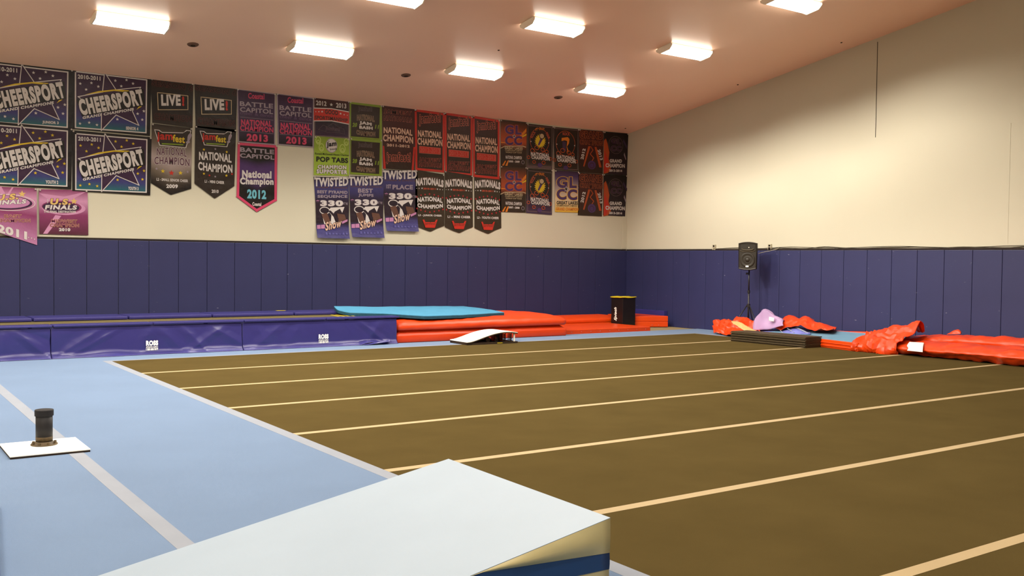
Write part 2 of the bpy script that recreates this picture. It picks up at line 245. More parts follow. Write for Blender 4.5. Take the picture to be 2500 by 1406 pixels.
BANNERS=[
["purple star banner with slanted white lettering, dim silver stars, marked SENIOR 4",[-13.836,5.136],[1.438,-0.013],[[-0.001,-1.135],[1.412,-1.151]],[[0,"P"],[0.55,"P"],[0.8,"B"],[1,"T"]],0,[["q",[[0.002,-0.002],[1.436,-0.016],[1.436,-0.058],[0.002,-0.048]],"K"],["q",[[0.002,0.0],[0.048,-0.0],[0.046,-1.13],[0.001,-1.129]],"K"],["q",[[1.361,-0.01],[1.438,-0.013],[1.412,-1.151],[1.35,-1.15]],"K"],["q",[[0.001,-1.1],[1.412,-1.1],[1.412,-1.151],[-0.001,-1.135]],"K"],["l",[[0.061,-0.06],[1.347,-0.068],[1.335,-1.094],[0.06,-1.105]],0.023,"W",1],["s",[0.144,-0.276],0.03,"W"],["s",[0.34,-0.241],0.03,"W"],["s",[0.462,-0.295],0.03,"W"],["s",[0.247,-0.375],0.03,"W"],["s",[0.768,-0.148],0.031,"W"],["s",[0.972,-0.112],0.031,"W"],["s",[1.092,-0.167],0.032,"W"],["s",[0.876,-0.242],0.031,"W"],["s",[1.294,-0.678],0.032,"W"],["s",[1.178,-0.74],0.032,"W"],["s",[1.264,-0.846],0.032,"W"],["s",[0.804,-0.882],0.031,"W"],["s",[0.138,-1.024],0.03,"W"],["s",[0.299,-0.991],0.03,"W"],["s",[0.436,-1.022],0.03,"W"],["q",[[0.573,-0.013],[0.78,-0.322],[1.233,-0.221],[1.038,-0.608],[1.2,-0.963],[0.78,-0.803],[0.514,-1.124],[0.518,-0.785],[0.104,-0.525],[0.536,-0.392]],"P"],["l",[[0.573,-0.013],[0.78,-0.322],[1.233,-0.221],[1.038,-0.608],[1.2,-0.963],[0.78,-0.803],[0.514,-1.124],[0.518,-0.785],[0.104,-0.525],[0.536,-0.392]],0.015,"W",1],["q",[[0.219,-0.476],[0.462,-0.382],[0.756,-0.318],[1.008,-0.309],[1.166,-0.374],[1.257,-0.504],[1.251,-0.593],[1.154,-0.666],[1.227,-0.557],[1.153,-0.426],[0.972,-0.345],[0.744,-0.347],[0.474,-0.411]],"Y"],["q",[[0.075,-0.577],[1.288,-0.247],[1.319,-0.567],[0.172,-0.886]],"K"],["t","CHEERSPORT",[0.161,-0.878],[1.315,-0.551],[0.09,-0.579],"W",0.06,0,"K",0.032],["t","GRAND CHAMPIONS",[0.181,-0.94],[1.105,-0.686],[0.182,-0.886],"W",0.05,0,"K",0.032],["t","2010-2011",[0.099,-0.189],[0.499,-0.183],[0.099,-0.109],"W",0.04,0],["t","SENIOR 4",[0.96,-1.069],[1.188,-1.066],[0.96,-1.004],"W",0.05,0]]],
["purple star banner with slanted white lettering and yellow stars, marked YOUTH 3",[-13.832,3.977],[1.438,-0.013],[[-0.001,-1.135],[1.412,-1.151]],[[0,"P"],[0.55,"P"],[0.8,"B"],[1,"T"]],0,[["q",[[0.002,-0.002],[1.436,-0.016],[1.436,-0.058],[0.002,-0.048]],"K"],["q",[[0.002,0.0],[0.048,-0.0],[0.046,-1.13],[0.001,-1.129]],"K"],["q",[[1.361,-0.01],[1.438,-0.013],[1.412,-1.151],[1.35,-1.15]],"K"],["q",[[0.001,-1.1],[1.412,-1.1],[1.412,-1.151],[-0.001,-1.135]],"K"],["l",[[0.061,-0.06],[1.347,-0.068],[1.335,-1.094],[0.06,-1.105]],0.023,"W",1],["s",[0.144,-0.276],0.03,"Y"],["s",[0.34,-0.241],0.03,"Y"],["s",[0.462,-0.295],0.03,"Y"],["s",[0.247,-0.375],0.03,"Y"],["s",[0.768,-0.148],0.031,"Y"],["s",[0.972,-0.112],0.031,"Y"],["s",[1.092,-0.167],0.032,"Y"],["s",[0.876,-0.242],0.031,"Y"],["s",[1.294,-0.678],0.032,"Y"],["s",[1.178,-0.74],0.032,"Y"],["s",[1.264,-0.846],0.032,"Y"],["s",[0.804,-0.882],0.031,"Y"],["s",[0.138,-1.024],0.03,"Y"],["s",[0.299,-0.991],0.03,"Y"],["s",[0.436,-1.022],0.03,"Y"],["q",[[0.573,-0.013],[0.78,-0.322],[1.233,-0.221],[1.038,-0.608],[1.2,-0.963],[0.78,-0.803],[0.514,-1.124],[0.518,-0.785],[0.104,-0.525],[0.536,-0.392]],"P"],["l",[[0.573,-0.013],[0.78,-0.322],[1.233,-0.221],[1.038,-0.608],[1.2,-0.963],[0.78,-0.803],[0.514,-1.124],[0.518,-0.785],[0.104,-0.525],[0.536,-0.392]],0.015,"W",1],["q",[[0.219,-0.476],[0.462,-0.382],[0.756,-0.318],[1.008,-0.309],[1.166,-0.374],[1.257,-0.504],[1.251,-0.593],[1.154,-0.666],[1.227,-0.557],[1.153,-0.426],[0.972,-0.345],[0.744,-0.347],[0.474,-0.411]],"Y"],["q",[[0.075,-0.577],[1.288,-0.247],[1.319,-0.567],[0.172,-0.886]],"K"],["t","CHEERSPORT",[0.161,-0.878],[1.315,-0.551],[0.09,-0.579],"W",0.06,0,"K",0.032],["t","GRAND CHAMPIONS",[0.181,-0.94],[1.105,-0.686],[0.182,-0.886],"W",0.05,0,"K",0.032],["t","2010-2011",[0.099,-0.189],[0.499,-0.183],[0.099,-0.109],"W",0.04,0],["t","YOUTH 3",[0.996,-1.066],[1.188,-1.066],[0.996,-1.0],"W",0.05,0]]],
["purple star banner cut by the left frame edge, dim silver stars, marked JUNIOR 3",[-15.255,5.116],[1.438,-0.013],[[-0.001,-1.135],[1.412,-1.151]],[[0,"P"],[0.55,"P"],[0.8,"B"],[1,"T"]],0,[["q",[[0.002,-0.002],[1.436,-0.016],[1.436,-0.058],[0.002,-0.048]],"K"],["q",[[0.002,0.0],[0.048,-0.0],[0.046,-1.13],[0.001,-1.129]],"K"],["q",[[1.361,-0.01],[1.438,-0.013],[1.412,-1.151],[1.35,-1.15]],"K"],["q",[[0.001,-1.1],[1.412,-1.1],[1.412,-1.151],[-0.001,-1.135]],"K"],["l",[[0.061,-0.06],[1.347,-0.068],[1.335,-1.094],[0.06,-1.105]],0.023,"W",1],["s",[0.144,-0.276],0.03,"W"],["s",[0.34,-0.241],0.03,"W"],["s",[0.462,-0.295],0.03,"W"],["s",[0.247,-0.375],0.03,"W"],["s",[0.768,-0.148],0.031,"W"],["s",[0.972,-0.112],0.031,"W"],["s",[1.092,-0.167],0.032,"W"],["s",[0.876,-0.242],0.031,"W"],["s",[1.294,-0.678],0.032,"W"],["s",[1.178,-0.74],0.032,"W"],["s",[1.264,-0.846],0.032,"W"],["s",[0.804,-0.882],0.031,"W"],["s",[0.138,-1.024],0.03,"W"],["s",[0.299,-0.991],0.03,"W"],["s",[0.436,-1.022],0.03,"W"],["q",[[0.573,-0.013],[0.78,-0.322],[1.233,-0.221],[1.038,-0.608],[1.2,-0.963],[0.78,-0.803],[0.514,-1.124],[0.518,-0.785],[0.104,-0.525],[0.536,-0.392]],"P"],["l",[[0.573,-0.013],[0.78,-0.322],[1.233,-0.221],[1.038,-0.608],[1.2,-0.963],[0.78,-0.803],[0.514,-1.124],[0.518,-0.785],[0.104,-0.525],[0.536,-0.392]],0.015,"W",1],["q",[[0.219,-0.476],[0.462,-0.382],[0.756,-0.318],[1.008,-0.309],[1.166,-0.374],[1.257,-0.504],[1.251,-0.593],[1.154,-0.666],[1.227,-0.557],[1.153,-0.426],[0.972,-0.345],[0.744,-0.347],[0.474,-0.411]],"Y"],["q",[[0.075,-0.577],[1.288,-0.247],[1.319,-0.567],[0.172,-0.886]],"K"],["t","CHEERSPORT",[0.161,-0.878],[1.315,-0.551],[0.09,-0.579],"W",0.06,0,"K",0.032],["t","GRAND CHAMPIONS",[0.181,-0.94],[1.105,-0.686],[0.182,-0.886],"W",0.05,0,"K",0.032],["t","2010-2011",[0.099,-0.189],[0.499,-0.183],[0.099,-0.109],"W",0.04,0],["t","JUNIOR 3",[0.912,-1.073],[1.188,-1.066],[0.912,-1.008],"W",0.05,0]]],
["purple star banner cut by the left frame edge, yellow stars, marked YOUTH 2",[-15.264,4.02],[1.438,-0.013],[[-0.001,-1.135],[1.412,-1.151]],[[0,"P"],[0.55,"P"],[0.8,"B"],[1,"T"]],0,[["q",[[0.002,-0.002],[1.436,-0.016],[1.436,-0.058],[0.002,-0.048]],"K"],["q",[[0.002,0.0],[0.048,-0.0],[0.046,-1.13],[0.001,-1.129]],"K"],["q",[[1.361,-0.01],[1.438,-0.013],[1.412,-1.151],[1.35,-1.15]],"K"],["q",[[0.001,-1.1],[1.412,-1.1],[1.412,-1.151],[-0.001,-1.135]],"K"],["l",[[0.061,-0.06],[1.347,-0.068],[1.335,-1.094],[0.06,-1.105]],0.023,"W",1],["s",[0.144,-0.276],0.03,"Y"],["s",[0.34,-0.241],0.03,"Y"],["s",[0.462,-0.295],0.03,"Y"],["s",[0.247,-0.375],0.03,"Y"],["s",[0.768,-0.148],0.031,"Y"],["s",[0.972,-0.112],0.031,"Y"],["s",[1.092,-0.167],0.032,"Y"],["s",[0.876,-0.242],0.031,"Y"],["s",[1.294,-0.678],0.032,"Y"],["s",[1.178,-0.74],0.032,"Y"],["s",[1.264,-0.846],0.032,"Y"],["s",[0.804,-0.882],0.031,"Y"],["s",[0.138,-1.024],0.03,"Y"],["s",[0.299,-0.991],0.03,"Y"],["s",[0.436,-1.022],0.03,"Y"],["q",[[0.573,-0.013],[0.78,-0.322],[1.233,-0.221],[1.038,-0.608],[1.2,-0.963],[0.78,-0.803],[0.514,-1.124],[0.518,-0.785],[0.104,-0.525],[0.536,-0.392]],"P"],["l",[[0.573,-0.013],[0.78,-0.322],[1.233,-0.221],[1.038,-0.608],[1.2,-0.963],[0.78,-0.803],[0.514,-1.124],[0.518,-0.785],[0.104,-0.525],[0.536,-0.392]],0.015,"W",1],["q",[[0.219,-0.476],[0.462,-0.382],[0.756,-0.318],[1.008,-0.309],[1.166,-0.374],[1.257,-0.504],[1.251,-0.593],[1.154,-0.666],[1.227,-0.557],[1.153,-0.426],[0.972,-0.345],[0.744,-0.347],[0.474,-0.411]],"Y"],["q",[[0.075,-0.577],[1.288,-0.247],[1.319,-0.567],[0.172,-0.886]],"K"],["t","CHEERSPORT",[0.161,-0.878],[1.315,-0.551],[0.09,-0.579],"W",0.06,0,"K",0.032],["t","GRAND CHAMPIONS",[0.181,-0.94],[1.105,-0.686],[0.182,-0.886],"W",0.05,0,"K",0.032],["t","2010-2011",[0.099,-0.189],[0.499,-0.183],[0.099,-0.109],"W",0.04,0],["t","YOUTH 2",[0.972,-1.068],[1.188,-1.066],[0.972,-1.003],"W",0.05,0]]],
["small magenta banner with gold MIDWEST CHAMPION lettering, hanging just above the wall pads",[-14.403,2.845],[0.838,0.02],[[0.008,-0.825],[0.851,-0.827]],[[0,"M"],[0.25,"L"],[0.55,"M"],[1,"V"]],0,[["q",[[0.004,-0.073],[0.433,-0.116],[0.812,-0.004],[0.518,-0.195],[0.179,-0.192]],"L"],["q",[[0.279,-0.463],[0.381,-0.478],[0.144,-0.817],[0.069,-0.819]],"L"],["c",[0.424,-0.329],0.379,0.129,"L",0],["c",[0.39,-0.312],0.343,0.118,"M",0],["c",[0.377,-0.317],0.317,0.097,"P",0],["t","U.S.",[0.183,-0.276],[0.539,-0.268],[0.204,-0.161],"G2",0.05,0,"P",0.032],["t","FINALS",[0.099,-0.371],[0.642,-0.354],[0.116,-0.286],"W",0.05,0,"P",0.032],["s",[0.599,-0.196],0.065,"G2"],["t","THE",[0.16,-0.257],[0.16,-0.179],[0.139,-0.255],"W",0.02,0],["t","THE FINAL DESTINATION",[0.082,-0.43],[0.629,-0.415],[0.082,-0.388],"W",0.04,0],["t","MIDWEST",[0.212,-0.604],[0.651,-0.601],[0.212,-0.544],"M",0.02,0,"G2",0.032],["t","CHAMPION",[0.186,-0.687],[0.685,-0.68],[0.186,-0.625],"M",0.02,0,"G2",0.032],["t","2010",[0.338,-0.764],[0.534,-0.762],[0.338,-0.704],"W",0.06,0]]],
["magenta banner with slanted lower edge and white 2011, cut by the left frame edge",[-15.37,2.852],[0.926,0.004],[[-0.003,-0.72],[0.932,-1.038]],[[0,"M"],[0.2,"L"],[0.5,"M"],[1,"L2"]],0,[["q",[[0.283,0.011],[0.346,0.01],[0.433,-0.169],[0.361,-0.181]],"L"],["q",[[0.546,0.003],[0.514,-0.004],[0.409,-0.179],[0.457,-0.168]],"L"],["c",[0.449,-0.276],0.456,0.152,"W",0.011],["c",[0.433,-0.276],0.422,0.126,"P",0],["c",[0.417,-0.268],0.397,0.112,"L2",0],["t","U.S.",[0.258,-0.257],[0.619,-0.21],[0.278,-0.145],"G2",0.05,0,"P",0.032],["t","FINALS",[0.226,-0.334],[0.744,-0.281],[0.242,-0.254],"W",0.05,0,"P",0.032],["s",[0.684,-0.112],0.065,"G2"],["t","EAST",[0.396,-0.551],[0.67,-0.541],[0.396,-0.495],"M",0.02,0,"G2",0.032],["t","CHAMPION",[0.265,-0.631],[0.817,-0.622],[0.265,-0.571],"M",0.02,0,"G2",0.032],["t","2011",[0.28,-0.814],[0.763,-0.946],[0.281,-0.666],"W",0.05,0],["s",[0.788,-0.9],0.016,"W"],["s",[0.837,-0.912],0.017,"W"],["s",[0.887,-0.93],0.016,"W"]]],
["black banner reading LIVE in white, the left one of two under the ceiling",[-12.41,5.115],[0.824,-0.007],[[0.027,-0.865],[0.81,-0.898]],[[0,"D"],[0.5,"K"],[1,"D"]],0,[["t","SEASON 6",[0.016,-0.141],[0.808,-0.166],[0.026,-0.034],"K",0.02,0,"E",0.032],["l",[[0.126,-0.268],[0.715,-0.27],[0.716,-0.545],[0.14,-0.602]],0.014,"N",1],["q",[[0.14,-0.278],[0.705,-0.284],[0.705,-0.534],[0.156,-0.588]],"K"],["t","LIVE",[0.2,-0.52],[0.577,-0.482],[0.192,-0.299],"W",0.05,0],["t","!",[0.602,-0.479],[0.643,-0.486],[0.602,-0.288],"R",0.05,0],["t","CHAMPION",[0.066,-0.793],[0.778,-0.785],[0.066,-0.675],"K",0.03,0,"E",0.032]]],
["black banner reading LIVE in white, the right one of two under the ceiling",[-11.567,5.124],[0.868,-0.007],[[0.029,-0.887],[0.854,-0.921]],[[0,"D"],[0.5,"K"],[1,"D"]],0,[["t","SEASON 6",[0.017,-0.144],[0.851,-0.17],[0.027,-0.035],"K",0.02,0,"E",0.032],["l",[[0.132,-0.274],[0.753,-0.277],[0.754,-0.559],[0.148,-0.617]],0.015,"N",1],["q",[[0.147,-0.285],[0.742,-0.291],[0.743,-0.547],[0.165,-0.603]],"K"],["t","LIVE",[0.211,-0.533],[0.608,-0.494],[0.202,-0.307],"W",0.05,0],["t","!",[0.634,-0.492],[0.678,-0.498],[0.634,-0.296],"R",0.05,0],["t","CHAMPION",[0.071,-0.814],[0.82,-0.806],[0.071,-0.692],"K",0.03,0,"E",0.032]]],
["grey and black pennant with silver glow, NATIONAL CHAMPION and 2009",[-12.393,4.235],[0.783,-0.025],[[-0.015,-1.164],[0.368,-1.381],[0.769,-1.236]],[[0,"D"],[0.3,"N2"],[0.55,"L3"],[0.75,"N2"],[0.9,"D"],[1,"K"]],0,[["q",[[0.048,-0.111],[0.145,-0.114],[0.199,-0.153],[0.612,-0.127],[0.667,-0.073],[0.768,-0.074],[0.668,-0.431],[0.145,-0.421]],"W"],["q",[[0.064,-0.125],[0.131,-0.129],[0.199,-0.166],[0.598,-0.142],[0.681,-0.087],[0.751,-0.089],[0.654,-0.418],[0.159,-0.406]],"D"],["t","jam",[0.098,-0.356],[0.404,-0.342],[0.098,-0.161],"R",0.03,0],["t","fest",[0.404,-0.328],[0.64,-0.34],[0.404,-0.18],"Y",0.03,0],["t","!",[0.654,-0.343],[0.731,-0.337],[0.71,-0.14],"S",0.05,0],["q",[[0.186,-0.369],[0.612,-0.359],[0.612,-0.382],[0.199,-0.395]],"G"],["t","NATIONAL",[0.096,-0.623],[0.674,-0.613],[0.096,-0.469],"U2",0.03,0.021,"W",0.032],["t","CHAMPION",[0.051,-0.801],[0.732,-0.797],[0.05,-0.647],"U2",0.03,0.017,"W",0.032],["s",[0.091,-0.88],0.03,"S"],["s",[0.695,-0.904],0.031,"S"],["s",[0.213,-0.92],0.044,"Y"],["s",[0.555,-0.934],0.045,"Y"],["s",[0.379,-0.945],0.057,"R"],["t","L2 - SMALL SENIOR CHEER",[0.091,-1.113],[0.702,-1.113],[0.091,-1.059],"W",0.03,0],["t","2009",[0.278,-1.251],[0.502,-1.245],[0.278,-1.172],"W",0.05,0]]],
["black pennant with white NATIONAL CHAMPION and 2010, right of the grey pennant",[-11.548,4.263],[0.835,-0.005],[[-0.012,-1.156],[0.399,-1.442],[0.802,-1.164]],[[0,"K"],[0.4,"D"],[1,"D"]],0,[["q",[[0.088,-0.089],[0.178,-0.092],[0.227,-0.127],[0.6,-0.105],[0.65,-0.055],[0.743,-0.056],[0.651,-0.376],[0.179,-0.374]],"W"],["q",[[0.105,-0.102],[0.166,-0.106],[0.227,-0.14],[0.587,-0.119],[0.662,-0.069],[0.726,-0.07],[0.638,-0.365],[0.191,-0.36]],"D"],["t","jam",[0.136,-0.314],[0.413,-0.301],[0.136,-0.135],"R",0.03,0],["t","fest",[0.413,-0.288],[0.625,-0.293],[0.413,-0.153],"Y",0.03,0],["t","!",[0.638,-0.295],[0.707,-0.29],[0.688,-0.11],"S",0.05,0],["q",[[0.216,-0.326],[0.6,-0.317],[0.601,-0.339],[0.228,-0.35]],"G"],["s",[0.173,-0.463],0.03,"Y"],["s",[0.64,-0.477],0.03,"Y"],["s",[0.175,-0.949],0.029,"Y"],["s",[0.635,-0.959],0.031,"Y"],["s",[0.405,-0.435],0.026,"S"],["s",[0.405,-0.994],0.025,"S"],["s",[0.287,-0.976],0.026,"R"],["s",[0.75,-0.92],0.027,"R"],["t","NATIONAL",[0.075,-0.681],[0.739,-0.695],[0.075,-0.513],"W",0.04,0.017],["t","CHAMPION",[0.059,-0.878],[0.757,-0.898],[0.058,-0.71],"W",0.04,-0.017],["t","L1 - MINI CHEER",[0.192,-1.129],[0.588,-1.137],[0.192,-1.07],"W",0.03,0],["t","2010",[0.331,-1.328],[0.472,-1.327],[0.331,-1.26],"W",0.03,0]]],
["dark purple banner with pink 2013 lettering, directly above the pink-edged pennant",[-10.699,5.101],[0.828,-0.013],[[0.026,-1.093],[0.825,-1.091]],[[0,"P"],[0.3,"U"],[0.7,"U"],[1,"K"]],0,[["l",[[0.011,-0.012],[0.817,-0.023],[0.813,-1.083],[0.037,-1.084]],0.022,"S",1],["t","Coastal",[0.237,-0.179],[0.585,-0.164],[0.236,-0.06],"M2",0.03,0],["t","BATTLE",[0.061,-0.348],[0.773,-0.331],[0.06,-0.251],"S",0.03,0],["t","CAPITOL",[0.065,-0.466],[0.773,-0.451],[0.065,-0.369],"S",0.03,0],["t","cheer & dance",[0.066,-0.519],[0.769,-0.518],[0.065,-0.455],"U3",0.0,0],["t","NATIONAL",[0.089,-0.743],[0.747,-0.717],[0.088,-0.618],"M2",0.04,0],["t","CHAMPION",[0.067,-0.853],[0.782,-0.839],[0.067,-0.741],"M2",0.03,0],["t","2013",[0.207,-1.053],[0.664,-1.047],[0.207,-0.901],"M2",0.05,0],["l",[[0.073,-0.577],[0.776,-0.576]],0.006,"S",0],["l",[[0.074,-0.863],[0.778,-0.862]],0.006,"S",0]]],
["dark purple banner with pink 2013 lettering, bare wall beneath it",[-9.848,5.1],[0.839,-0.013],[[0.028,-1.081],[0.837,-1.078]],[[0,"P"],[0.3,"U"],[0.7,"U"],[1,"K"]],0,[["l",[[0.011,-0.012],[0.828,-0.023],[0.825,-1.071],[0.039,-1.071]],0.023,"S",1],["t","Coastal",[0.24,-0.177],[0.593,-0.162],[0.24,-0.055],"M2",0.03,0],["t","BATTLE",[0.062,-0.344],[0.783,-0.327],[0.061,-0.245],"S",0.03,0],["t","CAPITOL",[0.067,-0.46],[0.784,-0.446],[0.066,-0.361],"S",0.03,0],["t","cheer & dance",[0.067,-0.514],[0.779,-0.512],[0.067,-0.447],"U3",0.0,0],["t","NATIONAL",[0.091,-0.735],[0.758,-0.709],[0.09,-0.607],"M2",0.04,0],["t","CHAMPION",[0.069,-0.843],[0.793,-0.83],[0.068,-0.729],"M2",0.03,0],["t","2013",[0.211,-1.041],[0.674,-1.035],[0.21,-0.886],"M2",0.05,0],["l",[[0.074,-0.57],[0.787,-0.57]],0.007,"S",0],["l",[[0.076,-0.853],[0.789,-0.852]],0.007,"S",0]]],
["black pennant with thick pink border and blue 2012",[-10.68,3.997],[0.856,0.009],[[-0.018,-1.122],[0.411,-1.418],[0.85,-1.158]],[[0,"K"],[0.25,"K"],[0.35,"U4"],[0.55,"U4"],[0.7,"K"],[1,"K"]],0,[["l",[[0.026,-0.024],[0.824,-0.02],[0.82,-1.142],[0.411,-1.379],[0.009,-1.105]],0.053,"M2",1],["t","BATTLE",[0.049,-0.184],[0.783,-0.186],[0.049,-0.089],"S",0.04,0],["t","CAPITOL",[0.05,-0.304],[0.788,-0.301],[0.049,-0.214],"S",0.04,0],["t","National",[0.095,-0.716],[0.726,-0.701],[0.095,-0.56],"W",0.05,0],["t","Champion",[0.052,-0.896],[0.773,-0.87],[0.051,-0.714],"W",0.05,0],["t","2012",[0.204,-1.14],[0.614,-1.142],[0.203,-0.948],"C",0.05,0],["t","Coastal",[0.316,-1.287],[0.508,-1.288],[0.316,-1.211],"W",0.04,0]]],
["dark banner with a red GOOD SPORTSMANSHIP band across it",[-9.005,5.109],[0.828,-0.003],[[0.012,-0.827],[0.819,-0.817]],[[0,"E2"],[0.5,"K"],[1,"P"]],0,[["l",[[0.007,-0.01],[0.819,-0.015],[0.811,-0.808],[0.021,-0.821]],0.017,"S2",1],["t","2012",[0.043,-0.17],[0.286,-0.168],[0.043,-0.068],"W",0.03,0],["t","2013",[0.511,-0.176],[0.756,-0.174],[0.51,-0.07],"W",0.03,0],["s",[0.399,-0.125],0.041,"W"],["q",[[-0.008,-0.228],[0.407,-0.2],[0.821,-0.232],[0.823,-0.522],[0.409,-0.485],[-0.007,-0.523]],"W"],["q",[[-0.008,-0.248],[0.407,-0.22],[0.821,-0.252],[0.823,-0.501],[0.409,-0.465],[-0.007,-0.504]],"R"],["t","GOOD",[0.25,-0.338],[0.56,-0.34],[0.25,-0.239],"D",0.04,0],["t","SPORTSMANSHIP",[0.017,-0.479],[0.79,-0.474],[0.017,-0.398],"D",0.03,0.011],["s",[0.183,-0.297],0.029,"W"],["s",[0.618,-0.299],0.029,"W"],["s",[0.108,-0.305],0.02,"W"],["s",[0.703,-0.313],0.02,"W"],["s",[0.037,-0.312],0.014,"W"],["s",[0.779,-0.32],0.015,"W"],["l",[[0.096,-0.699],[0.209,-0.583],[0.309,-0.614],[0.438,-0.522],[0.584,-0.603],[0.701,-0.633],[0.716,-0.738],[0.526,-0.714],[0.31,-0.733],[0.096,-0.685]],0.006,"S2",0],["t","jamfest!",[0.267,-0.704],[0.599,-0.708],[0.266,-0.604],"P",0.02,0,"S2",0.05]]],
["bright green banner with black POP TABS and white lettering",[-8.995,4.271],[0.825,0.008],[[-0.009,-0.841],[0.824,-0.81]],[[0,"G"],[0.5,"G3"],[1,"G3"]],0,[["c",[0.091,-0.085],0.062,0.087,"G4",0.014],["c",[0.091,-0.11],0.035,0.036,"G4",0.012],["c",[0.167,-0.231],0.063,0.087,"G4",0.014],["c",[0.167,-0.256],0.036,0.037,"G4",0.012],["c",[0.752,-0.072],0.059,0.08,"G4",0.014],["c",[0.752,-0.095],0.033,0.034,"G4",0.012],["c",[0.662,-0.22],0.07,0.096,"G4",0.015],["c",[0.662,-0.248],0.04,0.04,"G4",0.012],["c",[0.4,-0.173],0.138,0.157,"S",0],["c",[0.403,-0.173],0.123,0.139,"W",0],["t","THE",[0.309,-0.1],[0.352,-0.104],[0.309,-0.071],"K",0.02,0],["t","jam",[0.286,-0.248],[0.516,-0.204],[0.285,-0.109],"K",0.05,0],["t","brands",[0.364,-0.282],[0.527,-0.257],[0.363,-0.232],"K",0.02,0],["t","Ronald McDonald House Charities",[0.019,-0.396],[0.813,-0.379],[0.019,-0.351],"K",0.01,0],["t","POP TABS",[0.046,-0.547],[0.796,-0.532],[0.045,-0.435],"K",0.04,0],["t","CHAMPION",[0.078,-0.7],[0.756,-0.67],[0.077,-0.614],"W",0.06,0,"K",0.032],["t","SUPPORTER",[0.053,-0.803],[0.784,-0.78],[0.053,-0.708],"W",0.06,0,"K",0.032]]],
["green-bordered dark banner, upper of two, hanging under the ceiling",[-8.172,5.106],[0.796,-0.013],[[0.024,-0.798],[0.803,-0.782]],[[0,"G"],[1,"G"]],0,[["q",[[0.04,-0.056],[0.747,-0.066],[0.735,-0.76],[0.038,-0.77]],"D2"],["t","jamfest!",[0.217,-0.214],[0.553,-0.201],[0.216,-0.086],"D",0.02,0,"S2",0.05],["t","NATIONAL",[0.184,-0.406],[0.613,-0.401],[0.183,-0.285],"N3",0.03,0.019,"N",0.032],["t","JAM",[0.237,-0.503],[0.545,-0.516],[0.236,-0.415],"W",0.07,0.008],["t","BASH",[0.237,-0.584],[0.569,-0.582],[0.237,-0.514],"W",0.07,0],["t","CHAMPION",[0.171,-0.711],[0.631,-0.72],[0.171,-0.614],"N3",0.03,-0.014,"N",0.032],["t","20",[0.066,-0.559],[0.175,-0.556],[0.083,-0.463],"G",0.06,0],["t","11",[0.622,-0.55],[0.713,-0.549],[0.636,-0.46],"G",0.06,0]]],
["green-bordered dark banner, lower of two, directly above a blue banner",[-8.148,4.301],[0.779,0.02],[[-0.001,-0.802],[0.786,-0.792]],[[0,"G"],[1,"G"]],0,[["q",[[0.023,-0.052],[0.731,-0.05],[0.718,-0.754],[0.021,-0.754]],"D2"],["t","jamfest!",[0.199,-0.207],[0.536,-0.202],[0.198,-0.078],"D",0.02,0,"S2",0.05],["t","NATIONAL",[0.166,-0.399],[0.596,-0.403],[0.165,-0.277],"N3",0.03,0.019,"N",0.032],["t","JAM",[0.219,-0.497],[0.528,-0.517],[0.219,-0.409],"W",0.07,0.008],["t","BASH",[0.22,-0.578],[0.552,-0.584],[0.219,-0.508],"W",0.07,0],["t","CHAMPION",[0.154,-0.705],[0.614,-0.724],[0.153,-0.607],"N3",0.03,-0.014,"N",0.032],["t","20",[0.049,-0.549],[0.157,-0.549],[0.066,-0.454],"G",0.06,0],["t","11",[0.605,-0.553],[0.697,-0.554],[0.619,-0.463],"G",0.06,0]]],
["dark red banner with pink outlined lettering and 2011-2012, left of the red-framed ones",[-7.37,5.093],[0.863,0.001],[[0.034,-1.414],[0.854,-1.406]],[[0,"E2"],[0.5,"E2"],[1,"D2"]],0,[["t","JAMFEST",[0.051,-0.18],[0.753,-0.169],[0.05,-0.068],"K",0.03,-0.011,"L4",0.032],["t","NATIONALS",[0.048,-0.332],[0.766,-0.321],[0.047,-0.225],"K",0.03,0.011,"L4",0.032],["t","NATIONAL",[0.043,-0.621],[0.781,-0.622],[0.041,-0.484],"W2",0.04,0.019],["t","CHAMPION",[0.029,-0.805],[0.802,-0.802],[0.027,-0.651],"W2",0.04,0.02],["t","2011-2012",[0.122,-0.908],[0.712,-0.896],[0.122,-0.846],"W2",0.05,0],["t","jamfest!",[0.118,-1.298],[0.74,-1.277],[0.116,-1.036],"D2",0.02,0,"L4",0.05],["q",[[0.022,-0.905],[0.057,-0.902],[0.104,-1.416],[0.042,-1.416]],"R"],["q",[[0.808,-0.872],[0.856,-0.868],[0.821,-1.405],[0.765,-1.406]],"R"]]],
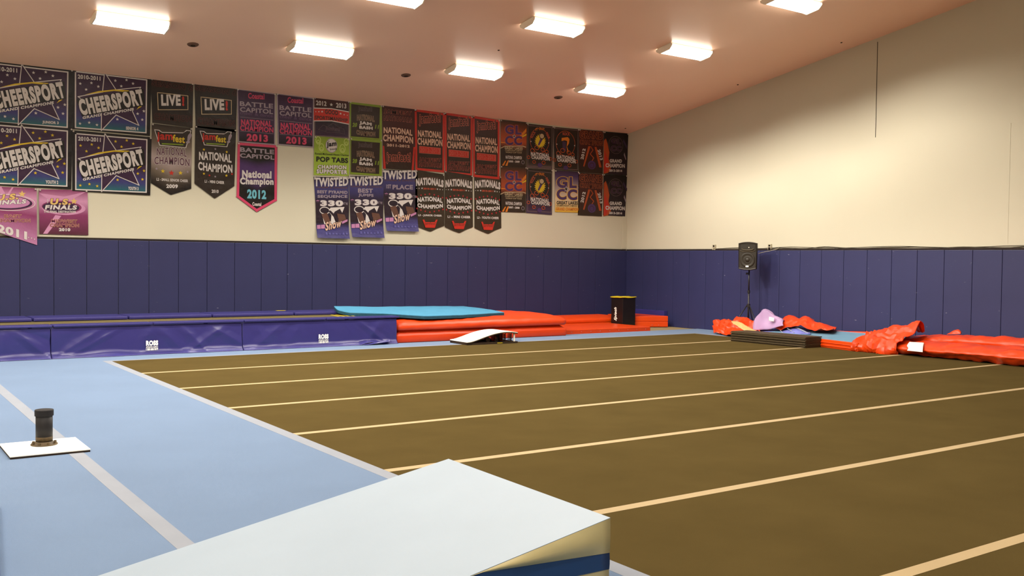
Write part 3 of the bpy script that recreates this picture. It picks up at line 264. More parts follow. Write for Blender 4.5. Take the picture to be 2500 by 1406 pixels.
["blue and black banner reading BEST PYRAMID SEQUENCE, under the bright green one",[-9.001,3.397],[0.82,0.027],[[0.08,-1.322],[0.842,-1.324]],[[0,"P2"],[0.2,"B2"],[0.4,"P2"],[0.75,"P2"],[0.85,"B"],[1,"B"]],1,[["t","TWISTED",[0.008,-0.209],[0.812,-0.15],[0.007,-0.015],"W",0.04,-0.013],["t","CHEER & DANCE",[0.049,-0.245],[0.791,-0.219],[0.048,-0.212],"N3",0.02,0],["t","BEST PYRAMID",[0.079,-0.357],[0.795,-0.338],[0.079,-0.288],"S",0.04,0],["t","SEQUENCE",[0.088,-0.464],[0.793,-0.433],[0.087,-0.391],"S",0.04,0],["t","330",[0.157,-0.631],[0.685,-0.609],[0.156,-0.505],"W",0.05,0,"S",0.032],["t","AT THE",[0.689,-0.577],[0.801,-0.578],[0.689,-0.525],"S",0.02,0],["t","*",[0.051,-0.56],[0.132,-0.556],[0.05,-0.503],"L2",0.05,0],["c",[0.255,-0.722],0.123,0.082,"W",0.019],["q",[[0.392,-0.653],[0.724,-0.624],[0.669,-0.757],[0.613,-0.67],[0.489,-0.738],[0.448,-0.816],[0.532,-1.018],[0.394,-1.022],[0.413,-0.818],[0.337,-0.731]],"W"],["q",[[0.174,-0.801],[0.31,-0.771],[0.394,-0.971],[0.257,-1.001]],"N3"],["q",[[0.544,-0.775],[0.726,-0.793],[0.768,-0.908],[0.587,-0.952]],"N3"],["q",[[0.324,-0.719],[0.392,-0.717],[0.587,-0.888],[0.56,-0.966],[0.504,-0.891]],"P2"],["q",[[0.209,-0.876],[0.271,-1.001],[0.298,-1.025],[0.244,-1.014]],"W"],["q",[[0.074,-1.045],[0.155,-1.036],[0.156,-1.124],[0.075,-1.127]],"L2"],["q",[[0.165,-1.036],[0.257,-1.026],[0.258,-1.115],[0.165,-1.12]],"L2"],["q",[[0.657,-0.95],[0.796,-0.894],[0.797,-0.939],[0.671,-1.001]],"L2"],["t","Show",[0.265,-1.166],[0.644,-1.066],[0.284,-0.975],"W2",0.035,0,"D",0.032],["q",[[0.259,-1.248],[0.283,-1.178],[0.32,-1.247]],"B3"],["q",[[0.338,-1.246],[0.362,-1.185],[0.4,-1.245]],"B3"],["q",[[0.418,-1.245],[0.442,-1.192],[0.48,-1.243]],"B3"],["q",[[0.498,-1.242],[0.522,-1.198],[0.56,-1.241]],"B3"],["q",[[0.578,-1.24],[0.603,-1.205],[0.641,-1.239]],"B3"],["q",[[0.659,-1.238],[0.684,-1.174],[0.722,-1.237]],"B3"],["q",[[0.74,-1.236],[0.765,-1.18],[0.803,-1.235]],"B3"]]],
["blue and black banner reading BEST JUMPS, under a green-bordered banner",[-8.188,3.465],[0.858,0.029],[[0.085,-1.352],[0.882,-1.353]],[[0,"P2"],[0.2,"B2"],[0.4,"P2"],[0.75,"P2"],[0.85,"B"],[1,"B"]],1,[["t","TWISTED",[0.009,-0.214],[0.849,-0.151],[0.007,-0.015],"W",0.04,-0.013],["t","CHEER & DANCE",[0.051,-0.25],[0.828,-0.222],[0.051,-0.217],"N3",0.02,0],["t","BEST",[0.236,-0.363],[0.603,-0.352],[0.235,-0.266],"S",0.04,0],["t","JUMPS",[0.244,-0.46],[0.618,-0.456],[0.243,-0.38],"S",0.04,0],["t","330",[0.165,-0.645],[0.717,-0.621],[0.163,-0.516],"W",0.05,0,"S",0.032],["t","AT THE",[0.721,-0.588],[0.838,-0.59],[0.721,-0.536],"S",0.02,0],["t","*",[0.054,-0.572],[0.138,-0.568],[0.053,-0.514],"L2",0.05,0],["c",[0.268,-0.738],0.128,0.084,"W",0.02],["q",[[0.41,-0.667],[0.758,-0.637],[0.701,-0.773],[0.642,-0.683],[0.512,-0.754],[0.469,-0.834],[0.558,-1.04],[0.413,-1.044],[0.433,-0.835],[0.354,-0.747]],"W"],["q",[[0.183,-0.819],[0.325,-0.787],[0.413,-0.992],[0.27,-1.023]],"N3"],["q",[[0.57,-0.791],[0.76,-0.81],[0.805,-0.927],[0.615,-0.972]],"N3"],["q",[[0.339,-0.735],[0.411,-0.732],[0.615,-0.907],[0.586,-0.987],[0.528,-0.91]],"P2"],["q",[[0.219,-0.895],[0.284,-1.022],[0.313,-1.048],[0.256,-1.036]],"W"],["q",[[0.079,-1.068],[0.164,-1.059],[0.164,-1.149],[0.079,-1.152]],"L2"],["q",[[0.173,-1.058],[0.27,-1.049],[0.271,-1.14],[0.174,-1.145]],"L2"],["q",[[0.688,-0.97],[0.834,-0.913],[0.834,-0.959],[0.703,-1.022]],"L2"],["t","Show",[0.278,-1.191],[0.674,-1.089],[0.298,-0.996],"W2",0.035,0,"D",0.032],["q",[[0.272,-1.276],[0.297,-1.204],[0.336,-1.274]],"B3"],["q",[[0.355,-1.274],[0.38,-1.211],[0.42,-1.272]],"B3"],["q",[[0.438,-1.272],[0.464,-1.218],[0.503,-1.27]],"B3"],["q",[[0.522,-1.27],[0.548,-1.224],[0.587,-1.268]],"B3"],["q",[[0.606,-1.267],[0.632,-1.231],[0.672,-1.266]],"B3"],["q",[[0.69,-1.265],[0.716,-1.199],[0.756,-1.264]],"B3"],["q",[[0.775,-1.263],[0.801,-1.206],[0.841,-1.261]],"B3"]]],
["blue and black banner reading PLACE, under the dark red banner",[-7.348,3.656],[0.897,0.034],[[0.091,-1.381],[0.924,-1.379]],[[0,"P2"],[0.2,"B2"],[0.4,"P2"],[0.75,"P2"],[0.85,"B"],[1,"B"]],1,[["t","TWISTED",[0.009,-0.219],[0.888,-0.15],[0.007,-0.015],"W",0.04,-0.013],["t","CHEER & DANCE",[0.054,-0.256],[0.866,-0.223],[0.053,-0.222],"N3",0.02,0],["t","1ST",[0.1,-0.424],[0.221,-0.418],[0.099,-0.332],"S",0.04,0],["t","PLACE",[0.258,-0.436],[0.787,-0.411],[0.257,-0.33],"S",0.04,0],["t","330",[0.173,-0.658],[0.751,-0.632],[0.172,-0.526],"W",0.05,0,"S",0.032],["t","AT THE",[0.755,-0.598],[0.878,-0.599],[0.754,-0.544],"S",0.02,0],["t","*",[0.057,-0.585],[0.145,-0.58],[0.056,-0.525],"L2",0.05,0],["c",[0.281,-0.753],0.134,0.086,"W",0.021],["q",[[0.43,-0.68],[0.794,-0.647],[0.734,-0.787],[0.672,-0.696],[0.536,-0.768],[0.492,-0.85],[0.584,-1.06],[0.433,-1.066],[0.454,-0.852],[0.371,-0.762]],"W"],["q",[[0.192,-0.836],[0.341,-0.803],[0.433,-1.012],[0.283,-1.044]],"N3"],["q",[[0.597,-0.806],[0.795,-0.824],[0.843,-0.943],[0.645,-0.991]],"N3"],["q",[[0.355,-0.749],[0.43,-0.746],[0.644,-0.924],[0.614,-1.006],[0.553,-0.928]],"P2"],["q",[[0.23,-0.914],[0.298,-1.044],[0.329,-1.069],[0.269,-1.058]],"W"],["q",[[0.083,-1.091],[0.172,-1.081],[0.173,-1.174],[0.084,-1.177]],"L2"],["q",[[0.183,-1.081],[0.284,-1.071],[0.285,-1.164],[0.183,-1.17]],"L2"],["q",[[0.721,-0.988],[0.873,-0.929],[0.874,-0.976],[0.736,-1.041]],"L2"],["t","Show",[0.293,-1.217],[0.707,-1.11],[0.313,-1.017],"W2",0.035,0,"D",0.032],["q",[[0.286,-1.303],[0.312,-1.229],[0.353,-1.301]],"B3"],["q",[[0.373,-1.3],[0.399,-1.236],[0.44,-1.298]],"B3"],["q",[[0.46,-1.298],[0.486,-1.242],[0.528,-1.296]],"B3"],["q",[[0.547,-1.295],[0.574,-1.249],[0.616,-1.293]],"B3"],["q",[[0.635,-1.293],[0.662,-1.256],[0.704,-1.291]],"B3"],["q",[[0.724,-1.29],[0.751,-1.222],[0.793,-1.288]],"B3"],["q",[[0.812,-1.288],[0.84,-1.229],[0.882,-1.286]],"B3"]]],
["tall dark banner with red frame, leftmost of three red-framed banners",[-6.531,5.097],[0.798,-0.019],[[0.039,-1.395],[0.803,-1.408]],[[0,"E2"],[0.5,"D2"],[1,"D2"]],0,[["l",[[0.025,-0.028],[0.773,-0.046],[0.78,-1.385],[0.058,-1.373]],0.052,"R",1],["t","jamfest!",[0.121,-0.38],[0.69,-0.299],[0.118,-0.103],"D2",0.02,0,"L4",0.05],["t","NATIONAL",[0.089,-0.63],[0.725,-0.621],[0.088,-0.474],"W2",0.04,0.004],["t","CHAMPION",[0.077,-0.812],[0.746,-0.803],[0.076,-0.65],"W2",0.04,0],["q",[[0.122,-0.839],[0.703,-0.843],[0.701,-0.997],[0.124,-1.002]],"L4"],["q",[[0.133,-0.85],[0.692,-0.856],[0.689,-0.985],[0.135,-0.99]],"R"],["t","2012-2013",[0.148,-0.97],[0.68,-0.965],[0.147,-0.873],"L4",0.0,0],["t","JAMFEST",[0.123,-1.196],[0.711,-1.18],[0.122,-1.097],"E2",0.04,-0.01,"L4",0.032],["t","NATIONALS",[0.117,-1.317],[0.723,-1.308],[0.116,-1.208],"E2",0.04,0.01,"L4",0.032]]],
["tall dark banner with red frame, middle of three red-framed banners",[-5.733,5.097],[0.781,-0.024],[[0.041,-1.424],[0.788,-1.441]],[[0,"E2"],[0.5,"D2"],[1,"D2"]],0,[["l",[[0.025,-0.028],[0.756,-0.051],[0.765,-1.417],[0.059,-1.402]],0.054,"R",1],["t","jamfest!",[0.119,-0.389],[0.676,-0.309],[0.116,-0.106],"D2",0.02,0,"L4",0.05],["t","NATIONAL",[0.089,-0.644],[0.711,-0.637],[0.087,-0.484],"W2",0.04,0.005],["t","CHAMPION",[0.077,-0.83],[0.731,-0.823],[0.075,-0.663],"W2",0.04,0],["q",[[0.121,-0.857],[0.69,-0.864],[0.687,-1.021],[0.123,-1.023]],"L4"],["q",[[0.132,-0.869],[0.679,-0.877],[0.676,-1.009],[0.134,-1.012]],"R"],["t","2012-2013",[0.147,-0.991],[0.667,-0.988],[0.146,-0.892],"L4",0.0,0],["t","JAMFEST",[0.122,-1.221],[0.698,-1.208],[0.121,-1.12],"E2",0.04,-0.01,"L4",0.032],["t","NATIONALS",[0.117,-1.345],[0.71,-1.339],[0.116,-1.234],"E2",0.04,0.01,"L4",0.032]]],
["tall dark banner with red frame, rightmost of three red-framed banners",[-4.946,5.092],[0.778,-0.028],[[0.043,-1.452],[0.787,-1.472]],[[0,"E2"],[0.5,"D2"],[1,"D2"]],0,[["l",[[0.025,-0.029],[0.753,-0.056],[0.764,-1.448],[0.061,-1.43]],0.056,"R",1],["t","jamfest!",[0.12,-0.397],[0.673,-0.318],[0.116,-0.108],"D2",0.02,0,"L4",0.05],["t","NATIONAL",[0.089,-0.657],[0.708,-0.653],[0.087,-0.494],"W2",0.04,0.005],["t","CHAMPION",[0.078,-0.846],[0.729,-0.843],[0.076,-0.677],"W2",0.04,0],["q",[[0.122,-0.875],[0.688,-0.884],[0.686,-1.044],[0.124,-1.044]],"L4"],["q",[[0.133,-0.886],[0.677,-0.897],[0.675,-1.032],[0.135,-1.032]],"R"],["t","2012-2013",[0.148,-1.011],[0.666,-1.011],[0.146,-0.91],"L4",0.0,0],["t","JAMFEST",[0.124,-1.246],[0.697,-1.234],[0.122,-1.143],"E2",0.04,-0.01,"L4",0.032],["t","NATIONALS",[0.119,-1.372],[0.709,-1.368],[0.117,-1.259],"E2",0.04,0.01,"L4",0.032]]],
["black pennant with white NATIONALS and red stars, marked JUNIOR CHEER",[-6.506,3.705],[0.778,-0.061],[[0.019,-1.294],[0.211,-1.361],[0.423,-1.422],[0.621,-1.331],[0.803,-1.27]],[[0,"D3"],[1,"D3"]],0,[["t","JAMFEST",[0.16,-0.214],[0.629,-0.193],[0.16,-0.168],"N3",0.03,0.015],["t","NATIONALS",[0.023,-0.383],[0.764,-0.376],[0.021,-0.208],"W",0.06,0.043],["s",[0.185,-0.42],0.025,"W"],["s",[0.599,-0.418],0.026,"W"],["s",[0.107,-0.424],0.019,"W"],["s",[0.668,-0.422],0.02,"W"],["s",[0.042,-0.428],0.014,"W"],["s",[0.739,-0.426],0.015,"W"],["t","2010-2011",[0.219,-0.445],[0.554,-0.44],[0.218,-0.402],"E4",0.05,0],["s",[0.051,-0.624],0.027,"E3"],["s",[0.159,-0.581],0.027,"E3"],["s",[0.267,-0.561],0.028,"E3"],["s",[0.385,-0.543],0.028,"E3"],["s",[0.512,-0.555],0.029,"E3"],["s",[0.624,-0.58],0.028,"E3"],["s",[0.736,-0.612],0.028,"E3"],["s",[0.053,-0.892],0.028,"E3"],["s",[0.158,-0.925],0.028,"E3"],["s",[0.274,-0.95],0.028,"E3"],["s",[0.398,-0.966],0.028,"E3"],["s",[0.517,-0.942],0.028,"E3"],["s",[0.642,-0.921],0.028,"E3"],["s",[0.753,-0.886],0.029,"E3"],["t","NATIONAL",[0.063,-0.756],[0.736,-0.739],[0.062,-0.645],"W",0.05,0.035],["t","CHAMPION",[0.064,-0.858],[0.747,-0.842],[0.063,-0.763],"W",0.05,-0.037],["t","L3 - JUNIOR CHEER",[0.086,-1.079],[0.721,-1.069],[0.085,-1.023],"W",0.04,0],["q",[[0.202,-1.148],[0.244,-1.14],[0.28,-1.2],[0.527,-1.192],[0.561,-1.136],[0.604,-1.131],[0.535,-1.327],[0.281,-1.328]],"R"],["t","jamfest!",[0.26,-1.28],[0.556,-1.275],[0.259,-1.195],"D3",0.0,0]]],
["black pennant with white NATIONALS and red stars, marked MINI CHEER",[-5.714,3.725],[0.782,-0.064],[[0.021,-1.32],[0.214,-1.389],[0.427,-1.452],[0.625,-1.359],[0.809,-1.297]],[[0,"D3"],[1,"D3"]],0,[["t","JAMFEST",[0.161,-0.219],[0.632,-0.198],[0.161,-0.172],"N3",0.03,0.015],["t","NATIONALS",[0.024,-0.391],[0.768,-0.385],[0.022,-0.212],"W",0.06,0.044],["s",[0.186,-0.429],0.026,"W"],["s",[0.602,-0.428],0.027,"W"],["s",[0.108,-0.433],0.02,"W"],["s",[0.671,-0.432],0.021,"W"],["s",[0.043,-0.437],0.014,"W"],["s",[0.743,-0.436],0.015,"W"],["t","2010-2011",[0.22,-0.455],[0.557,-0.45],[0.22,-0.41],"E4",0.05,0],["s",[0.052,-0.636],0.029,"E3"],["s",[0.16,-0.593],0.029,"E3"],["s",[0.269,-0.573],0.029,"E3"],["s",[0.388,-0.555],0.029,"E3"],["s",[0.516,-0.567],0.029,"E3"],["s",[0.627,-0.593],0.03,"E3"],["s",[0.74,-0.626],0.03,"E3"],["s",[0.055,-0.911],0.029,"E3"],["s",[0.16,-0.944],0.029,"E3"],["s",[0.277,-0.97],0.029,"E3"],["s",[0.401,-0.987],0.03,"E3"],["s",[0.52,-0.962],0.03,"E3"],["s",[0.646,-0.941],0.03,"E3"],["s",[0.758,-0.905],0.03,"E3"],["t","NATIONAL",[0.064,-0.772],[0.74,-0.755],[0.063,-0.658],"W",0.05,0.034],["t","CHAMPION",[0.066,-0.876],[0.751,-0.86],[0.065,-0.779],"W",0.05,-0.037],["t","L1 - MINI CHEER",[0.088,-1.101],[0.725,-1.091],[0.087,-1.044],"W",0.04,0],["q",[[0.205,-1.172],[0.247,-1.164],[0.283,-1.225],[0.531,-1.217],[0.566,-1.16],[0.609,-1.154],[0.54,-1.355],[0.284,-1.356]],"R"],["t","jamfest!",[0.263,-1.307],[0.56,-1.301],[0.262,-1.219],"D3",0.0,0]]],
["black pennant with white NATIONALS and red stars, marked YOUTH CHEER",[-4.884,3.756],[0.777,-0.067],[[0.023,-1.348],[0.215,-1.418],[0.426,-1.483],[0.623,-1.388],[0.806,-1.325]],[[0,"D3"],[1,"D3"]],0,[["t","JAMFEST",[0.161,-0.224],[0.629,-0.204],[0.16,-0.176],"N3",0.03,0.016],["t","NATIONALS",[0.024,-0.399],[0.764,-0.395],[0.022,-0.216],"W",0.06,0.045],["s",[0.186,-0.439],0.027,"W"],["s",[0.599,-0.438],0.028,"W"],["s",[0.108,-0.443],0.021,"W"],["s",[0.667,-0.442],0.022,"W"],["s",[0.043,-0.446],0.015,"W"],["s",[0.739,-0.446],0.015,"W"],["t","2010-2011",[0.22,-0.465],[0.554,-0.461],[0.219,-0.419],"E4",0.05,0],["s",[0.052,-0.65],0.031,"E3"],["s",[0.16,-0.606],0.03,"E3"],["s",[0.269,-0.585],0.03,"E3"],["s",[0.386,-0.567],0.031,"E3"],["s",[0.513,-0.58],0.031,"E3"],["s",[0.624,-0.607],0.031,"E3"],["s",[0.736,-0.64],0.031,"E3"],["s",[0.056,-0.93],0.03,"E3"],["s",[0.161,-0.964],0.03,"E3"],["s",[0.277,-0.991],0.03,"E3"],["s",[0.4,-1.008],0.031,"E3"],["s",[0.519,-0.983],0.03,"E3"],["s",[0.643,-0.962],0.031,"E3"],["s",[0.754,-0.925],0.031,"E3"],["t","NATIONAL",[0.065,-0.788],[0.736,-0.772],[0.064,-0.672],"W",0.05,0.036],["t","CHAMPION",[0.067,-0.894],[0.748,-0.879],[0.065,-0.796],"W",0.05,-0.038],["t","L3 - YOUTH CHEER",[0.089,-1.124],[0.722,-1.115],[0.088,-1.066],"W",0.04,0],["q",[[0.205,-1.196],[0.247,-1.189],[0.283,-1.251],[0.529,-1.243],[0.564,-1.185],[0.606,-1.179],[0.538,-1.384],[0.285,-1.384]],"R"],["t","jamfest!",[0.263,-1.334],[0.559,-1.329],[0.262,-1.245],"D3",0.0,0]]],
["dark banner with orange streaks and purple initials, upper of two by the black pennants",[-4.141,5.076],[0.8,0.004],[[0.023,-1.126],[0.788,-1.111]],[[0,"D3"],[0.45,"O2"],[0.6,"D2"],[1,"D2"]],0,[["q",[[0.513,-0.414],[0.785,-0.138],[0.786,-0.226],[0.585,-0.428]],"O"],["q",[[0.019,-0.541],[0.207,-0.536],[0.207,-0.559],[0.02,-0.566]],"O"],["q",[[0.442,-0.478],[0.787,-0.274],[0.788,-0.317]],"Y"],["q",[[0.01,-0.686],[0.137,-0.628],[0.683,-0.585],[0.78,-0.603],[0.78,-0.627],[0.684,-0.605],[0.138,-0.647],[0.01,-0.709]],"N"],["t","GL",[0.138,-0.339],[0.631,-0.317],[0.135,-0.112],"U4",0.045,0,"E4",0.04],["t","CC",[0.142,-0.608],[0.654,-0.574],[0.139,-0.381],"U4",0.045,0,"E4",0.04],["s",[0.412,-0.374],0.057,"W"],["s",[0.412,-0.374],0.038,"K"],["t","GREAT LAKES",[0.134,-0.715],[0.673,-0.689],[0.133,-0.645],"N",0.04,0,"K",0.032],["t","CHAMPIONSHIP COMPANY",[0.144,-0.756],[0.666,-0.729],[0.143,-0.725],"N",0.01,0],["t","WORLD CUP TOUR",[0.159,-0.799],[0.65,-0.777],[0.158,-0.769],"N",0.02,0],["t","NATIONAL CHAMPION",[0.161,-0.944],[0.65,-0.929],[0.159,-0.863],"W",0.03,0],["t","2008 - 2009",[0.249,-1.025],[0.582,-1.016],[0.248,-0.974],"W",0.05,0],["q",[[0.051,-1.115],[0.143,-0.993],[0.178,-0.991],[0.109,-1.117]],"O"],["q",[[0.149,-1.114],[0.225,-0.978],[0.255,-0.976],[0.215,-1.114]],"O"],["c",[0.685,-0.995],0.048,0.047,"S",0],["c",[0.685,-0.995],0.036,0.037,"D",0]]],
["dark banner with orange streaks and purple initials, lower of two by the black pennants",[-4.118,3.946],[0.777,0.02],[[-0.003,-1.122],[0.77,-1.112]],[[0,"D3"],[0.45,"O2"],[0.6,"D2"],[1,"D2"]],0,[["q",[[0.507,-0.42],[0.78,-0.151],[0.781,-0.239],[0.579,-0.436]],"O"],["q",[[0.012,-0.534],[0.2,-0.534],[0.2,-0.557],[0.012,-0.559]],"O"],["q",[[0.436,-0.482],[0.782,-0.288],[0.782,-0.331]],"Y"],["q",[[0.002,-0.679],[0.131,-0.624],[0.678,-0.597],[0.775,-0.617],[0.775,-0.641],[0.678,-0.616],[0.131,-0.644],[0.003,-0.702]],"N"],["t","GL",[0.131,-0.335],[0.625,-0.326],[0.128,-0.107],"U4",0.045,0,"E4",0.04],["t","CC",[0.135,-0.605],[0.649,-0.584],[0.132,-0.377],"U4",0.045,0,"E4",0.04],["s",[0.406,-0.377],0.057,"W"],["s",[0.406,-0.377],0.038,"K"],["t","GREAT LAKES",[0.127,-0.711],[0.667,-0.701],[0.126,-0.642],"N",0.04,0,"K",0.032],["t","CHAMPIONSHIP COMPANY",[0.137,-0.753],[0.661,-0.74],[0.137,-0.723],"N",0.01,0],["t","WORLD CUP TOUR",[0.152,-0.797],[0.644,-0.788],[0.151,-0.766],"N",0.02,0],["t","NATIONAL CHAMPION",[0.154,-0.942],[0.644,-0.941],[0.153,-0.861],"W",0.03,0],["t","2007 - 2008",[0.242,-1.025],[0.576,-1.026],[0.242,-0.975],"W",0.05,0],["q",[[0.044,-1.111],[0.136,-0.991],[0.171,-0.99],[0.102,-1.114]],"O"],["q",[[0.142,-1.113],[0.218,-0.978],[0.249,-0.977],[0.208,-1.114]],"O"],["c",[0.679,-1.008],0.048,0.047,"S",0],["c",[0.679,-1.008],0.036,0.037,"D",0]]],
["dark banner with a microphone on a yellow burst, upper of two",[-3.34,5.053],[0.829,-0.0],[[0.007,-1.095],[0.815,-1.098]],[[0,"D"],[0.5,"K"],[0.9,"D"],[1,"S2"]],0,[["l",[[0.025,-0.043],[0.785,-0.034],[0.788,-1.03],[0.04,-1.05]],0.017,"S2",1],["c",[0.397,-0.394],0.303,0.316,"O2",0.012],["q",[[0.551,-0.391],[0.601,-0.417],[0.545,-0.434],[0.584,-0.474],[0.526,-0.473],[0.55,-0.525],[0.497,-0.505],[0.504,-0.563],[0.46,-0.527],[0.449,-0.585],[0.419,-0.537],[0.391,-0.59],[0.378,-0.534],[0.336,-0.576],[0.341,-0.517],[0.289,-0.545],[0.311,-0.49],[0.254,-0.5],[0.291,-0.454],[0.235,-0.446],[0.284,-0.413],[0.235,-0.388],[0.29,-0.371],[0.251,-0.331],[0.308,-0.332],[0.284,-0.281],[0.337,-0.3],[0.331,-0.242],[0.374,-0.277],[0.385,-0.22],[0.415,-0.267],[0.443,-0.215],[0.456,-0.271],[0.498,-0.228],[0.494,-0.287],[0.546,-0.259],[0.524,-0.314],[0.581,-0.304],[0.543,-0.35],[0.6,-0.358]],"Y"],["t","ROCK",[0.171,-0.353],[0.278,-0.191],[0.102,-0.326],"E4",0.03,0],["t","IT OUT",[0.265,-0.159],[0.549,-0.134],[0.264,-0.092],"O",0.03,0.02],["t","TOUR",[0.567,-0.186],[0.669,-0.336],[0.636,-0.154],"E4",0.03,0],["q",[[0.344,-0.497],[0.421,-0.333],[0.486,-0.363],[0.382,-0.523]],"U4"],["c",[0.464,-0.28],0.085,0.079,"D",0],["c",[0.464,-0.274],0.065,0.059,"N",0],["c",[0.309,-0.578],0.074,0.059,"O2",0.017],["c",[0.495,-0.614],0.064,0.051,"O2",0.017],["c",[0.175,-0.657],0.069,0.055,"O2",0.017],["c",[0.619,-0.654],0.06,0.047,"O2",0.018],["c",[0.056,-0.833],0.054,0.043,"O2",0.017],["c",[0.735,-0.825],0.055,0.043,"O2",0.017],["c",[0.229,-0.939],0.054,0.043,"O2",0.017],["c",[0.525,-0.938],0.059,0.048,"O2",0.017],["t","NATIONAL",[0.124,-0.789],[0.709,-0.796],[0.122,-0.695],"W",0.05,0,"K",0.032],["t","CHAMPION",[0.142,-0.866],[0.718,-0.881],[0.141,-0.776],"W",0.05,0,"K",0.032],["s",[0.123,-0.436],0.022,"W"],["s",[0.678,-0.427],0.023,"W"],["c",[0.407,-1.006],0.074,0.055,"U4",0]]],
["dark banner with a microphone on a yellow burst, lower of two",[-3.333,3.947],[0.808,0.004],[[-0.002,-1.118],[0.814,-1.141]],[[0,"D"],[0.5,"K"],[0.85,"P"],[1,"U"]],0,[["l",[[0.03,-0.061],[0.791,-0.073],[0.795,-1.072],[0.045,-1.071]],0.017,"S2",1],["c",[0.403,-0.423],0.303,0.317,"O2",0.012],["q",[[0.557,-0.425],[0.607,-0.452],[0.551,-0.467],[0.59,-0.509],[0.532,-0.506],[0.556,-0.558],[0.503,-0.537],[0.51,-0.595],[0.466,-0.559],[0.455,-0.616],[0.425,-0.567],[0.397,-0.619],[0.384,-0.563],[0.342,-0.604],[0.346,-0.545],[0.294,-0.572],[0.316,-0.517],[0.26,-0.526],[0.297,-0.48],[0.241,-0.471],[0.29,-0.439],[0.24,-0.412],[0.296,-0.397],[0.257,-0.356],[0.314,-0.358],[0.29,-0.306],[0.343,-0.327],[0.336,-0.269],[0.38,-0.306],[0.391,-0.248],[0.421,-0.297],[0.449,-0.245],[0.462,-0.301],[0.504,-0.26],[0.5,-0.318],[0.552,-0.292],[0.53,-0.346],[0.587,-0.337],[0.549,-0.383],[0.606,-0.393]],"Y"],["t","ROCK",[0.176,-0.376],[0.284,-0.216],[0.107,-0.347],"E4",0.03,0],["t","IT OUT",[0.271,-0.184],[0.555,-0.167],[0.27,-0.117],"O",0.03,0.02],["t","TOUR",[0.573,-0.219],[0.676,-0.373],[0.643,-0.189],"E4",0.03,0],["q",[[0.35,-0.525],[0.427,-0.362],[0.492,-0.395],[0.388,-0.553]],"U4"],["c",[0.47,-0.31],0.085,0.08,"D",0],["c",[0.47,-0.305],0.065,0.059,"N",0],["c",[0.315,-0.606],0.073,0.059,"O2",0.017],["c",[0.501,-0.646],0.064,0.052,"O2",0.017],["c",[0.181,-0.681],0.068,0.055,"O2",0.017],["c",[0.626,-0.69],0.06,0.048,"O2",0.017],["c",[0.062,-0.854],0.053,0.043,"O2",0.017],["c",[0.741,-0.864],0.056,0.044,"O2",0.018],["c",[0.234,-0.965],0.054,0.043,"O2",0.017],["c",[0.531,-0.973],0.059,0.047,"O2",0.017],["t","NATIONAL",[0.129,-0.812],[0.716,-0.835],[0.128,-0.717],"W",0.05,0,"K",0.032],["t","CHAMPION",[0.147,-0.89],[0.725,-0.921],[0.146,-0.799],"W",0.05,0,"K",0.032],["s",[0.129,-0.458],0.021,"W"],["s",[0.685,-0.464],0.022,"W"],["c",[0.413,-1.037],0.074,0.055,"U4",0]]],
["dark banner with an orange and purple guitar, under the ceiling",[-2.501,5.044],[0.821,0.012],[[0.051,-1.084],[0.822,-1.076]],[[0,"D"],[0.5,"K"],[1,"D2"]],0,[["l",[[0.0,-0.03],[0.79,-0.021],[0.795,-1.037],[0.017,-1.056]],0.018,"S2",1],["c",[0.388,-0.388],0.314,0.322,"O2",0.013],["t","ROCK",[0.29,-0.185],[0.528,-0.179],[0.288,-0.109],"E4",0.04,0],["t","OUT",[0.102,-0.351],[0.201,-0.202],[0.101,-0.299],"D",0.02,0],["q",[[0.258,-0.258],[0.457,-0.221],[0.514,-0.267],[0.498,-0.379],[0.435,-0.465],[0.489,-0.582],[0.464,-0.624],[0.423,-0.486],[0.438,-0.324],[0.356,-0.31],[0.254,-0.338]],"O"],["q",[[0.279,-0.336],[0.395,-0.347],[0.412,-0.588],[0.296,-0.576]],"U"],["c",[0.296,-0.576],0.077,0.06,"O2",0.018],["c",[0.489,-0.612],0.067,0.052,"O2",0.018],["c",[0.158,-0.656],0.071,0.057,"O2",0.017],["c",[0.619,-0.653],0.062,0.049,"O2",0.018],["c",[0.034,-0.835],0.055,0.044,"O2",0.018],["c",[0.739,-0.827],0.058,0.045,"O2",0.019],["c",[0.213,-0.943],0.056,0.044,"O2",0.018],["c",[0.521,-0.943],0.062,0.049,"O2",0.018],["t","NATIONAL",[0.104,-0.79],[0.713,-0.798],[0.102,-0.695],"W",0.05,0,"K",0.032],["t","CHAMPION",[0.123,-0.869],[0.722,-0.885],[0.122,-0.777],"W",0.05,0,"K",0.032],["s",[0.103,-0.43],0.023,"W"],["s",[0.68,-0.422],0.023,"W"],["c",[0.398,-1.012],0.077,0.056,"U4",0]]],
["bright purple and yellow banner with big purple initials",[-2.442,3.95],[0.782,0.009],[[0.018,-1.061],[0.801,-1.051]],[[0,"P"],[0.15,"U4"],[0.45,"L3"],[0.7,"W3"],[1,"Y2"]],0,[["t","GL",[0.063,-0.447],[0.719,-0.423],[0.058,-0.157],"U4",0.05,0,"Y2",0.032],["t","CC",[0.063,-0.748],[0.738,-0.733],[0.058,-0.467],"U4",0.05,0,"Y2",0.032],["s",[0.37,-0.461],0.087,"W"],["s",[0.37,-0.461],0.062,"K"],["t","GREAT LAKES",[0.065,-0.868],[0.761,-0.849],[0.064,-0.778],"K",0.04,0],["t","CHAMPIONSHIP COMPANY",[0.066,-0.918],[0.754,-0.9],[0.065,-0.878],"K",0.01,0],["t","GRAND CHAMPION",[0.047,-1.02],[0.782,-1.005],[0.046,-0.943],"O",0.04,0]]],
